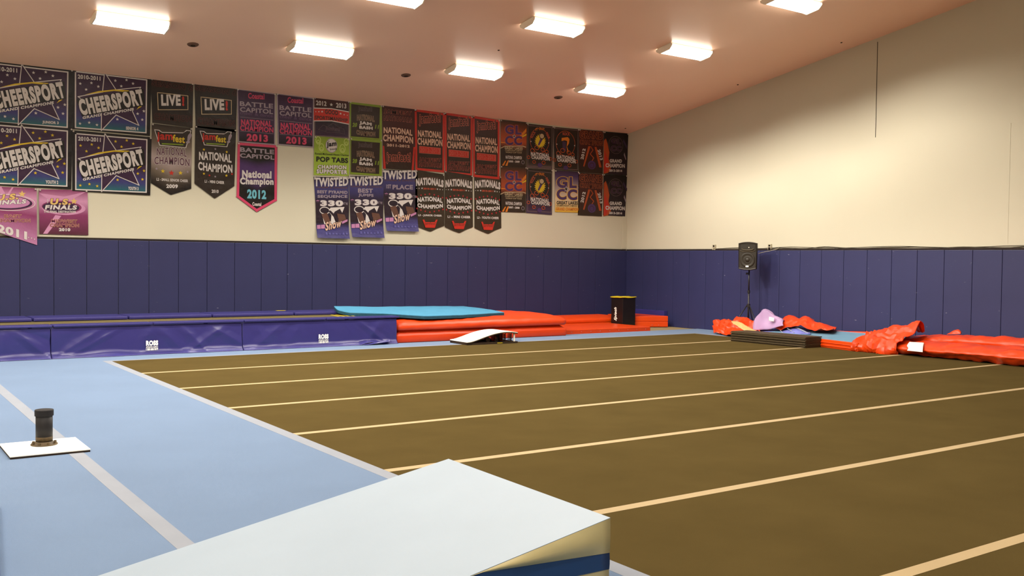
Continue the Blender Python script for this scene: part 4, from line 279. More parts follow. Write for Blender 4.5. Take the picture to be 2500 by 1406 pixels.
["dark red banner with orange GRAND CHAMPION, upper of two",[-1.672,5.057],[0.834,0.017],[[0.007,-1.118],[0.82,-1.103]],[[0,"E2"],[0.4,"E2"],[1,"D2"]],0,[["t","GRAND",[0.022,-0.228],[0.803,-0.205],[0.019,-0.041],"E2",0.04,0.008,"O3",0.032],["t","CHAMPION",[0.033,-0.384],[0.806,-0.364],[0.031,-0.262],"E2",0.03,0,"O3",0.032],["q",[[0.311,-0.413],[0.39,-0.407],[0.188,-0.954],[0.148,-0.946]],"O2"],["q",[[0.524,-0.417],[0.591,-0.412],[0.777,-0.936],[0.695,-0.941]],"O2"],["l",[[0.404,-0.426],[0.472,-0.503],[0.381,-0.613],[0.503,-0.707],[0.424,-0.815]],0.024,"O2",0],["c",[0.439,-0.896],0.134,0.113,"U4",0],["c",[0.439,-0.906],0.081,0.074,"E2",0.016],["t","2012",[0.153,-0.776],[0.227,-0.491],[0.053,-0.765],"W",0.04,0],["t","2013",[0.619,-0.488],[0.724,-0.757],[0.716,-0.46],"W",0.04,0]]],
["dark red banner with orange GRAND CHAMPION, lower of two",[-1.67,3.932],[0.827,0.012],[[-0.001,-1.101],[0.813,-1.101]],[[0,"E2"],[0.4,"E2"],[1,"D2"]],0,[["t","GRAND",[0.041,-0.222],[0.823,-0.219],[0.037,-0.034],"E2",0.04,0.008,"O3",0.032],["t","CHAMPION",[0.051,-0.378],[0.826,-0.379],[0.049,-0.256],"E2",0.03,0,"O3",0.032],["q",[[0.329,-0.415],[0.409,-0.411],[0.207,-0.954],[0.167,-0.945]],"O2"],["q",[[0.543,-0.424],[0.611,-0.421],[0.796,-0.952],[0.715,-0.955]],"O2"],["l",[[0.423,-0.431],[0.491,-0.51],[0.4,-0.617],[0.522,-0.714],[0.444,-0.821]],0.024,"O2",0],["c",[0.458,-0.903],0.135,0.113,"U4",0],["c",[0.459,-0.913],0.08,0.074,"E2",0.016],["t","2012",[0.172,-0.775],[0.246,-0.491],[0.071,-0.761],"W",0.04,0],["t","2013",[0.639,-0.498],[0.744,-0.771],[0.736,-0.473],"W",0.04,0]]],
["black banner with flames at its edge, upper one in the room corner",[-0.827,5.068],[0.853,0.021],[[0.002,-1.113],[0.825,-1.101]],[[0,"K"],[1,"P2"]],0,[["q",[[-0.001,-0.238],[0.066,-0.171],[0.123,-0.291],[0.196,-0.535],[0.172,-0.703],[0.259,-0.968],[0.152,-1.079],[0.002,-1.113]],"O2"],["q",[[0.031,-0.485],[0.173,-0.786],[0.124,-1.039],[0.015,-1.088]],"R"],["c",[0.418,-0.32],0.256,0.234,"S2",0.011],["q",[[0.723,-0.496],[0.788,-0.66],[0.778,-0.703],[0.702,-0.561]],"S"],["q",[[0.688,-0.141],[0.818,-0.32],[0.811,-0.405],[0.661,-0.206]],"U"],["t","GL",[0.26,-0.301],[0.593,-0.285],[0.257,-0.159],"P",0.04,0,"S2",0.04],["t","CC",[0.25,-0.489],[0.61,-0.473],[0.247,-0.347],"P",0.04,0,"S2",0.04],["t","GRAND",[0.207,-0.801],[0.639,-0.78],[0.205,-0.707],"W",0.05,0],["t","CHAMPION",[0.067,-0.935],[0.745,-0.912],[0.065,-0.827],"W",0.05,0],["t","2013-2014",[0.192,-1.045],[0.649,-1.027],[0.191,-0.979],"W",0.05,0]]],
["black banner with flames at its edge, lower one in the room corner",[-0.824,3.949],[0.831,0.015],[[0.002,-1.087],[0.783,-1.088]],[[0,"K"],[1,"P2"]],0,[["q",[[0.018,-0.238],[0.085,-0.172],[0.142,-0.293],[0.216,-0.54],[0.191,-0.708],[0.279,-0.976],[0.171,-1.085],[0.021,-1.116]],"O2"],["q",[[0.05,-0.486],[0.193,-0.792],[0.143,-1.044],[0.034,-1.09]],"R"],["c",[0.438,-0.33],0.257,0.235,"S2",0.011],["q",[[0.744,-0.514],[0.809,-0.681],[0.799,-0.723],[0.722,-0.579]],"S"],["q",[[0.708,-0.157],[0.839,-0.34],[0.832,-0.425],[0.681,-0.222]],"U"],["t","GL",[0.28,-0.307],[0.613,-0.3],[0.277,-0.165],"P",0.04,0,"S2",0.04],["t","CC",[0.27,-0.496],[0.631,-0.488],[0.267,-0.354],"P",0.04,0,"S2",0.04],["t","GRAND",[0.226,-0.807],[0.659,-0.797],[0.224,-0.713],"W",0.05,0],["t","CHAMPION",[0.086,-0.938],[0.766,-0.932],[0.084,-0.83],"W",0.05,0],["t","2013-2014",[0.212,-1.052],[0.67,-1.046],[0.21,-0.985],"W",0.05,0]]]]

# ------------------------------------------------------------------ materials
M_wall = mat('wall_paint', (234, 228, 204), 0.75, 0.25, bump=0.04, bscale=60, var=0.015, vscale=0.8)
M_ceil = mat('ceiling_liner', (253, 212, 184), 0.36, 1.0, bump=0.02, bscale=8, var=0.02, vscale=0.5)  # warm bounce light from floor and mats is put into this base colour
M_conc = mat('concrete', (176, 158, 118), 0.8, 0.2, bump=0.1, bscale=30)
M_dark = mat('dark_carpet', (102, 87, 52), 1.0, 0.0, bump=0.25, bscale=220, var=0.07, vscale=1.6)
M_blue = mat('blue_carpet', (127, 154, 191), 0.95, 0.1, bump=0.25, bscale=220, var=0.04, vscale=1.1, sheen=0.1)
M_tape = mat('white_tape', (168, 176, 190), 0.8, 0.2, var=0.03)
M_tan = mat('tan_tape', (214, 190, 146), 0.8, 0.2, var=0.04)
M_pad = mat('navy_pad', (55, 58, 104), 0.5, 0.35, bump=0.05, bscale=14, var=0.06, vscale=1.5, lacun=((150, 148, 170), 0.715, 8.0))
M_shade_joint = mat('shade_joint', (52, 42, 40), 0.8, 0.2, var=0.2, vscale=6)  # dark tone painted for the shadow over the pads, also for the wall joint
M_purple = mat('purple_vinyl', (66, 62, 138), 0.28, 0.5, bump=0.08, bscale=7, var=0.03)
M_mesh = mat('bed_mesh', (116, 104, 66), 0.8, 0.2, bump=0.15, bscale=150)
M_yel = mat('yellow_vinyl', (238, 212, 30), 0.5, 0.4)
M_red = mat('red_vinyl', (255, 74, 8), 0.42, 0.4, bump=0.12, bscale=9, var=0.03, coat=0.12)
M_red2 = mat('red_mat_vinyl', (255, 80, 8), 0.4, 0.4, bump=0.05, bscale=8, var=0.03)
M_foam = mat('blue_foam', (92, 172, 214), 0.85, 0.2, bump=0.4, bscale=60, var=0.05, vscale=6)
M_foam_shade = mat('foam_side_shade', (52, 98, 120), 0.9, 0.1, bump=0.6, bscale=90, var=0.12, vscale=14)  # darker blue puts the shade on the mat's side into the colour
M_blk = mat('black_vinyl', (34, 26, 24), 0.35, 0.4, bump=0.05, bscale=10)
M_blkp = mat('black_plastic', (46, 38, 26), 0.42, 0.4, bump=0.05, bscale=120)
M_metal = mat('dark_metal', (40, 36, 38), 0.4, 0.5)
M_pipe = mat('black_pipe', (36, 33, 35), 0.6, 0.3, var=0.05, vscale=8)
M_rust = mat('worn_flange', (104, 84, 52), 0.6, 0.4, bump=0.2, bscale=60, var=0.3, vscale=20)
M_white = mat('white_board', (250, 248, 238), 0.55, 0.3, var=0.01)
M_lamw = mat('lamp_housing', (240, 226, 206), 0.5, 0.3)
M_lens = mat('lamp_lens', (255, 250, 240), 0.4, 0.3, emit=LENS_STRENGTH, ecol=(1.0, 0.93, 0.80))
M_ply = mat('dark_board', (60, 46, 32), 0.7, 0.25, var=0.15, vscale=12)
M_panel = mat('folded_panel', (84, 70, 46), 0.6, 0.3, var=0.1, vscale=8)
M_steel = mat('steel_blue_vinyl', (138, 190, 222), 0.4, 0.45, bump=0.05, bscale=8)
M_lav = mat('lavender_vinyl', (206, 170, 218), 0.34, 0.5, bump=0.08, bscale=9)
M_peri = mat('periwinkle_vinyl', (138, 144, 232), 0.36, 0.5, bump=0.06, bscale=9)
M_wtop = mat('pale_blue_vinyl', (182, 202, 222), 0.45, 0.4, bump=0.04, bscale=3, var=0.02)
M_cream = mat('cream_vinyl', (240, 226, 168), 0.35, 0.5, bump=0.06, bscale=6, var=0.02)
M_royal = mat('royal_vinyl', (28, 78, 140), 0.35, 0.5, bump=0.1, bscale=7)
M_orange = mat('pale_orange_strap', (250, 200, 130), 0.35, 0.5, bump=0.2, bscale=30)
M_outlet = mat('outlet_plate', (206, 196, 166), 0.5, 0.4)
M_cable = mat('cable', (70, 62, 44), 0.6, 0.3)
M_pin = mat('push_pin', (232, 222, 214), 0.4, 0.5)
M_pink = mat('pink_edge', (228, 120, 110), 0.4, 0.4)

# ------------------------------------------------------------------ the room
SL = 0.15704; Z0 = 5.0942
def ceil_z(y): return Z0 - SL * y if y > -20 else Z0 + SL * 20 + SL * (y + 20)
XL, YN = -23.6, -26.0
struct('floor', B(XL - 0.2, 0.25, YN - 0.2, 0.25, -0.25, -0.012), M_conc, 'bare tan concrete floor under the carpets')
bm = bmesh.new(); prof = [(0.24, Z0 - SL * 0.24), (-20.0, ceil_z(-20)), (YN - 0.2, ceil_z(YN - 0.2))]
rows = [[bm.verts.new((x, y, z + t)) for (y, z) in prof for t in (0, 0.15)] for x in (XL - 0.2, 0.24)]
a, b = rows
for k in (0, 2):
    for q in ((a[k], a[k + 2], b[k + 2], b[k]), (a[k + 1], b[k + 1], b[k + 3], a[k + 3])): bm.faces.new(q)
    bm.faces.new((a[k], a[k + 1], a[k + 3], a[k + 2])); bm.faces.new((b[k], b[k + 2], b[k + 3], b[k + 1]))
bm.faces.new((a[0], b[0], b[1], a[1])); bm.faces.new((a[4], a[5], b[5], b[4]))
struct('ceiling', bm, M_ceil, 'sloping ceiling lining tinted pinkish for bounce light')
struct('wall_back', B(XL, 0.04, 0.04, 0.24, -0.012, Z0 - 0.01), M_wall, 'long cream wall carrying the banners')
def gable(x0, x1):
    bm = bmesh.new(); P = [(0.04, -0.012), (0.04, ceil_z(0.04)), (-20, ceil_z(-20)), (YN, ceil_z(YN)), (YN, -0.012)]
    A = [bm.verts.new((x0, y, z)) for y, z in P]; Bv = [bm.verts.new((x1, y, z)) for y, z in P]
    bm.faces.new(A); bm.faces.new(Bv[::-1])
    for i in range(5): bm.faces.new((A[i], Bv[i], Bv[(i + 1) % 5], A[(i + 1) % 5]))
    return bm
struct('wall_right', gable(0.04, 0.24), M_wall, 'bare cream gable wall rising to the right')
struct('wall_left', gable(XL - 0.2, XL), M_wall, 'gable wall outside the picture on the left')
struct('wall_front', B(XL, 0.04, YN - 0.2, YN, -0.012, ceil_z(YN)), M_wall, 'wall behind the viewer')
struct('trim_1', B(-17.0, 0.0, 0.012, 0.04, 1.943, 1.972), M_shade_joint, 'dark strip painted as the gap shadow along the top of the pads on the banner wall')  # both dark strips stand in for shadow in the gap above the pads
struct('trim_2', B(0.012, 0.04, -14.0, 0.012, 1.943, 1.972), M_shade_joint, 'dark strip painted as the gap shadow along the top of the pads on the bare wall')
struct('trim_3', B(0.034, 0.041, -7.548, -7.538, 4.25, 6.2), M_shade_joint, 'thin dark joint line high on the bare wall')
struct('trim_4', B(0.036, 0.041, -10.332, -10.324, 2.05, 4.24), M_wall, 'faint vertical joint line near the right picture edge')
struct('trim_5', B(-0.13, 0.04, 0.031, 0.04, 1.98, 3.2), M_wall, 'cream corner strip below the last banners')

# ------------------------------------------------------------------ wall pads
ORD = ['first', 'second', 'third', 'fourth', 'fifth', 'sixth', 'seventh', 'eighth', 'ninth', 'tenth', 'eleventh', 'twelfth', 'thirteenth', 'fourteenth', 'fifteenth', 'sixteenth',
       'seventeenth', 'eighteenth', 'nineteenth', 'twentieth', 'twenty-first', 'twenty-second', 'twenty-third', 'twenty-fourth', 'twenty-fifth', 'twenty-sixth', 'twenty-seventh', 'twenty-eighth', 'twenty-ninth']
def pad_mesh(w): return B(0.003, w - 0.003, 0.0, 0.038, -0.01, 1.935, bev=0.010, seg=2)
wl = 0.56916; wr = 0.565133
edges = [0.0] + [-14.72356 + wl * k for k in range(25, -4, -1)]
pm = None
for k in range(len(edges) - 1):
    w = edges[k] - edges[k + 1]
    if k == 0:
        o = obj('wall_pad', pad_mesh(w + 0.036), M_pad); o.location = (edges[1], 0, 0)
    elif pm is None:
        o = pm = obj('wall_pad', pad_mesh(w), M_pad); o.location = (edges[k + 1], 0, 0)
    else:
        o = pm.copy(); COL.objects.link(o); o.location = (edges[k + 1], 0, 0)
    tag(o, f'{ORD[k]} navy wall pad from the room corner, on the wall with the banners', 'wall pad', 'navy pads on the banner wall')
edges = [-6.868506 + wr * k for k in range(12, -12, -1)]
edges[0] = -0.004
pm = None
for k in range(len(edges) - 1):
    w = edges[k] - edges[k + 1]
    if k < 1 or pm is None: o = obj('wall_pad', pad_mesh(w), M_pad)
    else: o = pm.copy(); COL.objects.link(o)
    if k == 1: pm = o
    o.location = (0, edges[k], 0); o.rotation_euler = (0, 0, -math.pi / 2)
    tag(o, f'{ORD[k]} navy wall pad from the room corner, on the bare wall behind the speaker', 'wall pad', 'navy pads on the bare wall')

# ------------------------------------------------------------------ carpets
Y0 = -3.7954; ST = 1.83; XA, XB = -13.971, -1.245
for k in range(9):
    ya = Y0 - ST * k; yb = ya - ST
    lab = ['dark carpet strip beside the far white border, farthest of the dark strips', 'second dark carpet strip from the far white border', 'third dark carpet strip from the far white border', 'fourth dark carpet strip from the far white border',
           'fifth dark carpet strip from the far white border', 'sixth dark carpet strip from the far white border, right of the pale wedge top', 'seventh dark carpet strip, ending behind the wedge high corner', 'nearest dark carpet strip in the lower right corner', 'dark carpet strip below the lower picture edge'][k]
    o = tag(obj('carpet_roll', B(XA, XB, yb, ya, -0.012, 0.0), M_dark), lab, 'carpet', 'dark carpet strips of the spring floor')
    if k < 8: obj('seam_tape', B(XA, XB, yb - 0.047, yb + 0.047, 0.0, 0.0016), M_tan, o)
yend = Y0 - ST * 9
def strip(name, x0, x1, y0, y1, m, lab, cat, g, z=0.0): return tag(obj(name, B(x0, x1, y0, y1, -0.012, z), m), lab, cat, g)
strip('border_tape', XA - 0.118, XA, yend, Y0 + 0.09, M_tape, 'long white tape between the blue carpet and the dark floor', 'tape', 'white border tapes', 0.001)
strip('border_tape', XA, XB + 0.09, Y0, Y0 + 0.09, M_tape, 'white tape along the far edge of the dark floor', 'tape', 'white border tapes', 0.001)
strip('border_tape', XB, XB + 0.09, yend, Y0, M_tape, 'white tape along the right edge of the dark floor', 'tape', 'white border tapes', 0.001)
strip('border_tape', -15.888, -15.775, yend, -2.68, M_tape, 'wide white tape crossing under the board with the black pipe', 'tape', 'white border tapes', 0.001)
strip('blue_carpet', -15.775, XA - 0.118, yend, -2.68, M_blue, 'blue carpet strip between the two long white tapes', 'carpet', 'blue carpet strips')
strip('blue_carpet', -17.7, -15.888, yend, -2.68, M_blue, 'blue carpet strip at the left edge, left of the white tape', 'carpet', 'blue carpet strips')
strip('blue_carpet', XA - 0.118, -0.002, Y0 + 0.09, -2.68, M_blue, 'narrow blue carpet strip in front of trampoline and red mats', 'carpet', 'blue carpet strips')
strip('blue_carpet', XB + 0.09, -0.002, yend, Y0 + 0.09, M_blue, 'blue carpet strip under the red covers by the bare wall', 'carpet', 'blue carpet strips')

# ------------------------------------------------------------------ ceiling lamps
TH = math.atan(SL)
def lamp_nodes(L):
    L.use_nodes = True; nt = L.node_tree; em = nt.nodes['Emission']
    g = nt.nodes.new('ShaderNodeNewGeometry'); d = nt.nodes.new('ShaderNodeVectorMath'); d.operation = 'DOT_PRODUCT'
    nt.links.new(g.outputs['Incoming'], d.inputs[0]); nt.links.new(g.outputs['Normal'], d.inputs[1])
    ab = nt.nodes.new('ShaderNodeMath'); ab.operation = 'ABSOLUTE'; nt.links.new(d.outputs['Value'], ab.inputs[0])
    rp = nt.nodes.new('ShaderNodeValToRGB'); e = rp.color_ramp.elements
    while len(e) > 1: e.remove(e[0])
    e[0].position = LAMP_CURVE[0][0]; e[0].color = (*[LAMP_CURVE[0][1]] * 3, 1)
    for p_, v_ in LAMP_CURVE[1:]:
        q_ = e.new(p_); q_.color = (v_, v_, v_, 1)
    nt.links.new(ab.outputs[0], rp.inputs['Fac'])
    mu = nt.nodes.new('ShaderNodeMath'); mu.operation = 'MULTIPLY'; mu.inputs[1].default_value = 4.0
    sx = nt.nodes.new('ShaderNodeSeparateXYZ'); nt.links.new(g.outputs['Incoming'], sx.inputs[0])      # the long sides throw less than the ends
    sq = nt.nodes.new('ShaderNodeMath'); sq.operation = 'MULTIPLY'; nt.links.new(sx.outputs['Y'], sq.inputs[0]); nt.links.new(sx.outputs['Y'], sq.inputs[1])
    k_ = nt.nodes.new('ShaderNodeMath'); k_.operation = 'MULTIPLY_ADD'; nt.links.new(sq.outputs[0], k_.inputs[0]); k_.inputs[1].default_value = -0.98; k_.inputs[2].default_value = 1.0
    kk = nt.nodes.new('ShaderNodeMath'); kk.operation = 'POWER'; nt.links.new(k_.outputs[0], kk.inputs[0]); kk.inputs[1].default_value = 1.7
    m2 = nt.nodes.new('ShaderNodeMath'); m2.operation = 'MULTIPLY'; nt.links.new(rp.outputs['Color'], m2.inputs[0]); nt.links.new(kk.outputs[0], m2.inputs[1])
    nt.links.new(m2.outputs[0], mu.inputs[0]); nt.links.new(mu.outputs[0], em.inputs['Strength'])
def make_lamp():
    t = thing('ceiling_light', '', 'light')
    obj('housing', B(-0.575, 0.575, -0.20, 0.20, -0.04, 0.0, bev=0.01), M_lamw, t)
    bm = bmesh.new()
    P = [(-0.215, -0.035), (-0.21, -0.06), (-0.13, -0.115), (0.13, -0.115), (0.21, -0.06), (0.215, -0.035)]
    L = [[bm.verts.new((x, y, z)) for y, z in P] for x in (-0.565, 0.565)]
    for i in range(6): bm.faces.new((L[0][i], L[0][(i + 1) % 6], L[1][(i + 1) % 6], L[1][i]))
    bm.faces.new(L[0]); bm.faces.new(L[1][::-1])
    obj('lens', bm, M_lens, t)
    for s in (-1, 1):
        bm = bmesh.new(); q = [(-0.225, -0.02), (-0.22, -0.065), (-0.135, -0.125), (0.135, -0.125), (0.22, -0.065), (0.225, -0.02)]
        A = [bm.verts.new((s * 0.567, y, z)) for y, z in q]; Bv = [bm.verts.new((s * 0.588, y, z)) for y, z in q]
        bm.faces.new(A); bm.faces.new(Bv[::-1])
        for i in range(6): bm.faces.new((A[i], Bv[i], Bv[(i + 1) % 6], A[(i + 1) % 6]))
        obj('end_cap', bm, M_lamw, t)
    L = bpy.data.lights.new('lamp_tubes', 'AREA'); L.shape = 'RECTANGLE'; L.size = 1.1; L.size_y = 0.28; L.energy = LAMP_POWER; L.color = LAMP_COLOR; lamp_nodes(L)
    lo = bpy.data.objects.new('lamp_tubes', L); COL.objects.link(lo); lo.parent = t; lo.location = (0, 0, -0.128)
    return t
LX = [-3.36, -6.72, -10.10, -13.46, -16.82, -20.18]; LY = [-2.80, -5.44, -8.10, -10.75, -13.40, -16.05, -18.70, -21.40]
COLN = {0: 'nearest the bare wall', 1: 'second from the bare wall', 2: 'third from the bare wall', 3: 'fourth from the bare wall', 4: 'fifth from the bare wall', 5: 'sixth from the bare wall'}
ROWN = {0: 'in the row by the banner wall', 1: 'in the second row from the banners', 2: 'in the third row from the banners', 3: 'in the fourth row from the banners', 4: 'in the fifth row from the banners', 5: 'in the sixth row from the banners', 6: 'in the seventh row from the banners', 7: 'in the last row behind the viewer'}
lamp0 = None
for j, y in enumerate(LY):
    for i, x in enumerate(LX):
        if (j >= 3 and i == 0) or (j >= 4 and i < 3): continue
        loc = (x, y, ceil_z(y)); rot = (-TH if y > -20 else TH, 0, 0); lab = f'glowing ceiling light {ROWN[j]}, {COLN[i]}'
        if lamp0 is None:
            lamp0 = make_lamp(); lamp0.location = loc; lamp0.rotation_euler = (-TH, 0, 0); lamp0['label'] = lab; lamp0['group'] = 'ceiling lights'
        else: copy_tree(lamp0, loc, rot, lab, 'ceiling lights')
for k, (x, y) in enumerate(((-12.228, -2.095), (-7.878, -2.012), (-3.868, -1.927))):
    bm = lathe(bmesh.new(), [(0.10, 0.0), (0.10, -0.010), (0.085, -0.022), (0.05, -0.026)], 28)
    o = obj('ceiling_vent', bm, mat('vent_brown', (128, 96, 80), 0.6, 0.3)); o.location = (x, y, ceil_z(y)); o.rotation_euler = (-TH, 0, 0)
    tag(o, ['small dark round ceiling fitting, left of three, beside the leftmost light', 'small dark round ceiling fitting, middle of three', 'small dark round ceiling fitting, right of three, near the room corner'][k], 'ceiling vent', 'round ceiling fittings')
    obj('vent_core', lathe(bmesh.new(), [(0.045, -0.02), (0.04, -0.032), (0.02, -0.036)], 20), M_ply, o)
for k, (x, y) in enumerate(((-0.42, -0.36), (-0.40, -4.20), (-0.48, -7.05), (-6.9, -3.95))):
    o = obj('ceiling_screw', lathe(bmesh.new(), [(0.022, 0.0), (0.020, -0.008), (0.008, -0.012)], 10), M_ply); o.location = (x, y, ceil_z(y)); o.rotation_euler = (-TH, 0, 0)
    tag(o, ['tiny dark dot on the ceiling right in the room corner', 'tiny dark dot on the ceiling beside the bare wall, nearer the corner', 'tiny dark dot on the ceiling beside the bare wall, farther from the corner', 'tiny dark dot between the ceiling lights'][k], 'screw', 'dark dots on the ceiling')

# ------------------------------------------------------------------ banners (metric outlines on the wall plane)
PAL = {'W': (236, 228, 224), 'W2': (238, 196, 170), 'W3': (250, 226, 190), 'K': (22, 15, 14), 'D': (50, 38, 30), 'D2': (52, 32, 18), 'D3': (58, 44, 26), 'P': (62, 32, 66), 'P2': (44, 28, 42), 'T': (24, 122, 112), 'B': (66, 60, 130), 'B2': (70, 66, 128), 'B3': (96, 92, 168),
       'Y': (240, 206, 40), 'Y2': (250, 196, 40), 'R': (214, 50, 34), 'E': (120, 44, 34), 'E2': (74, 24, 20), 'E3': (196, 46, 56), 'E4': (206, 92, 66), 'G': (142, 168, 44), 'G2': (244, 204, 120), 'G3': (176, 208, 66), 'G4': (216, 232, 130), 'M': (150, 62, 112), 'M2': (228, 76, 116), 'L': (226, 160, 200), 'L2': (206, 140, 186), 'L3': (196, 176, 172),
       'L4': (216, 112, 92), 'V': (96, 44, 62), 'S': (176, 160, 172), 'S2': (120, 96, 98), 'N': (214, 190, 150), 'N2': (120, 106, 90), 'N3': (112, 76, 62), 'O': (240, 140, 34), 'O2': (196, 84, 34), 'O3': (222, 120, 66), 'U': (72, 50, 84), 'U2': (110, 70, 86), 'U3': (120, 90, 130), 'U4': (84, 52, 112), 'C': (120, 200, 220)}
PL = {k: tuple(c * PAINT for c in lin(v)) for k, v in PAL.items()}
def print_material():
    m = bpy.data.materials.new('banner_print'); m.use_nodes = True; nt = m.node_tree; b = nt.nodes['Principled BSDF']
    at = nt.nodes.new('ShaderNodeAttribute'); at.attribute_name = 'print'
    nt.links.new(at.outputs['Color'], b.inputs['Base Color'])
    b.inputs['Roughness'].default_value = 0.42; b.inputs['Specular IOR Level'].default_value = 0.35
    tc = nt.nodes.new('ShaderNodeTexCoord'); nz = nt.nodes.new('ShaderNodeTexNoise'); nz.inputs['Scale'].default_value = 5.0; nz.inputs['Detail'].default_value = 3
    bp = nt.nodes.new('ShaderNodeBump'); bp.inputs['Strength'].default_value = 0.35; bp.inputs['Distance'].default_value = 0.04
    nt.links.new(tc.outputs['Object'], nz.inputs['Vector']); nt.links.new(nz.outputs['Fac'], bp.inputs['Height']); nt.links.new(bp.outputs['Normal'], b.inputs['Normal'])
    return m
M_print = print_material()
def grad(stops, v):
    for (v0, c0), (v1, c1) in zip(stops, stops[1:]):
        if v <= v1:
            t = (v - v0) / max(1e-6, v1 - v0); a, b = PL[c0], PL[c1]
            return tuple(a[i] * (1 - t) + b[i] * t for i in range(3))
    return PL[stops[-1][1]]
def star_pts(c, r, k=0.42):
    return [(c[0] + (r if i % 2 == 0 else r * k) * math.sin(i * math.pi / 5), c[1] + (r if i % 2 == 0 else r * k) * math.cos(i * math.pi / 5)) for i in range(10)]
def stroke(pts, w, closed):
    n = len(pts); q = []
    for i in range(n if closed else n - 1):
        a = Vector(pts[i]); b = Vector(pts[(i + 1) % n]); d = (b - a)
        if d.length < 1e-6: continue
        d.normalize(); e = Vector((-d.y, d.x)) * w / 2; a2 = a - d * w / 2; b2 = b + d * w / 2
        q.append([a2 + e, a2 - e, b2 - e, b2 + e])
    return q
import mathutils
def banner(idx, spec):
    label, TL, TR, bot, base, curl, els = spec
    V = []; F = []; Cc = []
    ymid = 0.026 - 0.002 * (idx % 2)
    hmax = -min(p[1] for p in bot)
    def put(x, z, layer):
        d = 0.0
        if curl:
            t = max(0.0, (-z - 0.72 * hmax) / (0.28 * hmax)); d = 0.05 * t * t
        return (x, -(0.0015 + layer * 0.0003) - d, z)
    def bz(x):
        for (a, b) in zip(bot, bot[1:]):
            if x <= b[0] or b is bot[-1]:
                t = (x - a[0]) / max(1e-6, b[0] - a[0]); t = max(0, min(1, t)); return a[1] + (b[1] - a[1]) * t
    # cloth itself: front, back and rim
    xs = sorted(set([0.0, TR[0]] + [TR[0] * k / 14 for k in range(15)] + [max(0, min(TR[0], p[0])) for p in bot]))
    NV = 16; nx = len(xs)
    dx0, dx1 = bot[0][0], bot[-1][0] - TR[0]
    for side in (0, 1):
        for i, x in enumerate(xs):
            zt = TR[1] * x / TR[0]
            xb = dx0 + (x / TR[0]) * (TR[0] + dx1 - dx0); zb = bz(xb)
            for j in range(NV + 1):
                v = j / NV; z = zt + (zb - zt) * v; xx = x + (xb - x) * v
                wob = 0.006 * math.sin(6 * v + idx) * curl * (1 if x in (xs[0], xs[-1]) else 0)
                p = put(xx + wob, z, 0); V.append((p[0], p[1] + (0.0025 if side else 0), p[2])); Cc.append(grad(base, v))
    o2 = nx * (NV + 1)
    g = lambda i, j, s=0: s * o2 + i * (NV + 1) + j
    for i in range(nx - 1):
        for j in range(NV):
            F.append((g(i, j), g(i, j + 1), g(i + 1, j + 1), g(i + 1, j))); F.append((g(i, j, 1), g(i + 1, j, 1), g(i + 1, j + 1, 1), g(i, j + 1, 1)))
        F.append((g(i, 0), g(i + 1, 0), g(i + 1, 0, 1), g(i, 0, 1))); F.append((g(i, NV), g(i, NV, 1), g(i + 1, NV, 1), g(i + 1, NV)))
    for j in range(NV):
        F.append((g(0, j), g(0, j, 1), g(0, j + 1, 1), g(0, j + 1))); F.append((g(nx - 1, j), g(nx - 1, j + 1), g(nx - 1, j + 1, 1), g(nx - 1, j, 1)))
    # print
    def poly(pts, col, layer):
        if len(pts) < 3: return
        tri = mathutils.geometry.tessellate_polygon([[Vector((p[0], p[1], 0)) for p in pts]])
        o = len(V)
        for p in pts: V.append(put(p[0], p[1], layer)); Cc.append(PL[col])
        for t in tri:
            a, b, c = [Vector((pts[k][0], pts[k][1])) for k in t]
            s = (b - a).x * (c - a).y - (b - a).y * (c - a).x
            F.append(tuple(o + k for k in (t if s > 0 else t[::-1])))
    lay = 1
    for e in els:
        k = e[0]
        if k == 'q': poly(e[1], e[2], lay)
        elif k == 's': poly(star_pts(e[1], e[2]), e[3], lay)
        elif k == 'l':
            for iq, q in enumerate(stroke(e[1], e[2], e[4])): poly(q, e[3], lay + 0.3 * (iq % 3))
        elif k == 'c':
            n = 28; c = e[1]; ring = e[5]
            P = [(c[0] + e[2] * math.cos(2 * math.pi * i / n), c[1] + e[3] * math.sin(2 * math.pi * i / n)) for i in range(n)]
            if ring:
                Q = [(c[0] + (e[2] - ring) * math.cos(2 * math.pi * i / n), c[1] + (e[3] - ring) * math.sin(2 * math.pi * i / n)) for i in range(n)]
                for i in range(n): poly([P[i], P[(i + 1) % n], Q[(i + 1) % n], Q[i]], e[4], lay)
            else: poly(P, e[4], lay)
        elif k == 't':
            s, p0, p1, u, col, bold, am = e[1:8]; oc = e[8:10]
            ex = (p1[0] - p0[0], p1[1] - p0[1]); up = (u[0] - p0[0], u[1] - p0[1])
            jobs = ([(oc[0], bold + oc[1], lay)] if oc else []) + [(col, bold, lay + 2)]
            for (cc, off, ly) in jobs:
                v, f = text_geo(s, off, bold, bold + (oc[1] * 0.8 if oc else 0)); o = len(V)
                for a, b in v:
                    arch = am * 4 * a * (1 - a)
                    V.append(put(p0[0] + ex[0] * a + up[0] * b, p0[1] + ex[1] * a + up[1] * b + arch, ly)); Cc.append(PL[cc])
                for t in f: F.append(tuple(o + q for q in t))
            lay += 2
        lay += 1
    me = bpy.data.meshes.new('banner'); me.from_pydata(V, [], F)
    ca = me.color_attributes.new('print', 'FLOAT_COLOR', 'POINT')
    flat = []
    for c in Cc: flat += [c[0], c[1], c[2], 1.0]
    ca.data.foreach_set('color', flat)
    o = link('banner', me, M_print)
    if 'white 2011' in label: ymid = -0.012      # hangs over the wall pads
    o.location = (TL[0], ymid, TL[1])
    tag(o, label, 'banner', 'award banners on the wall')
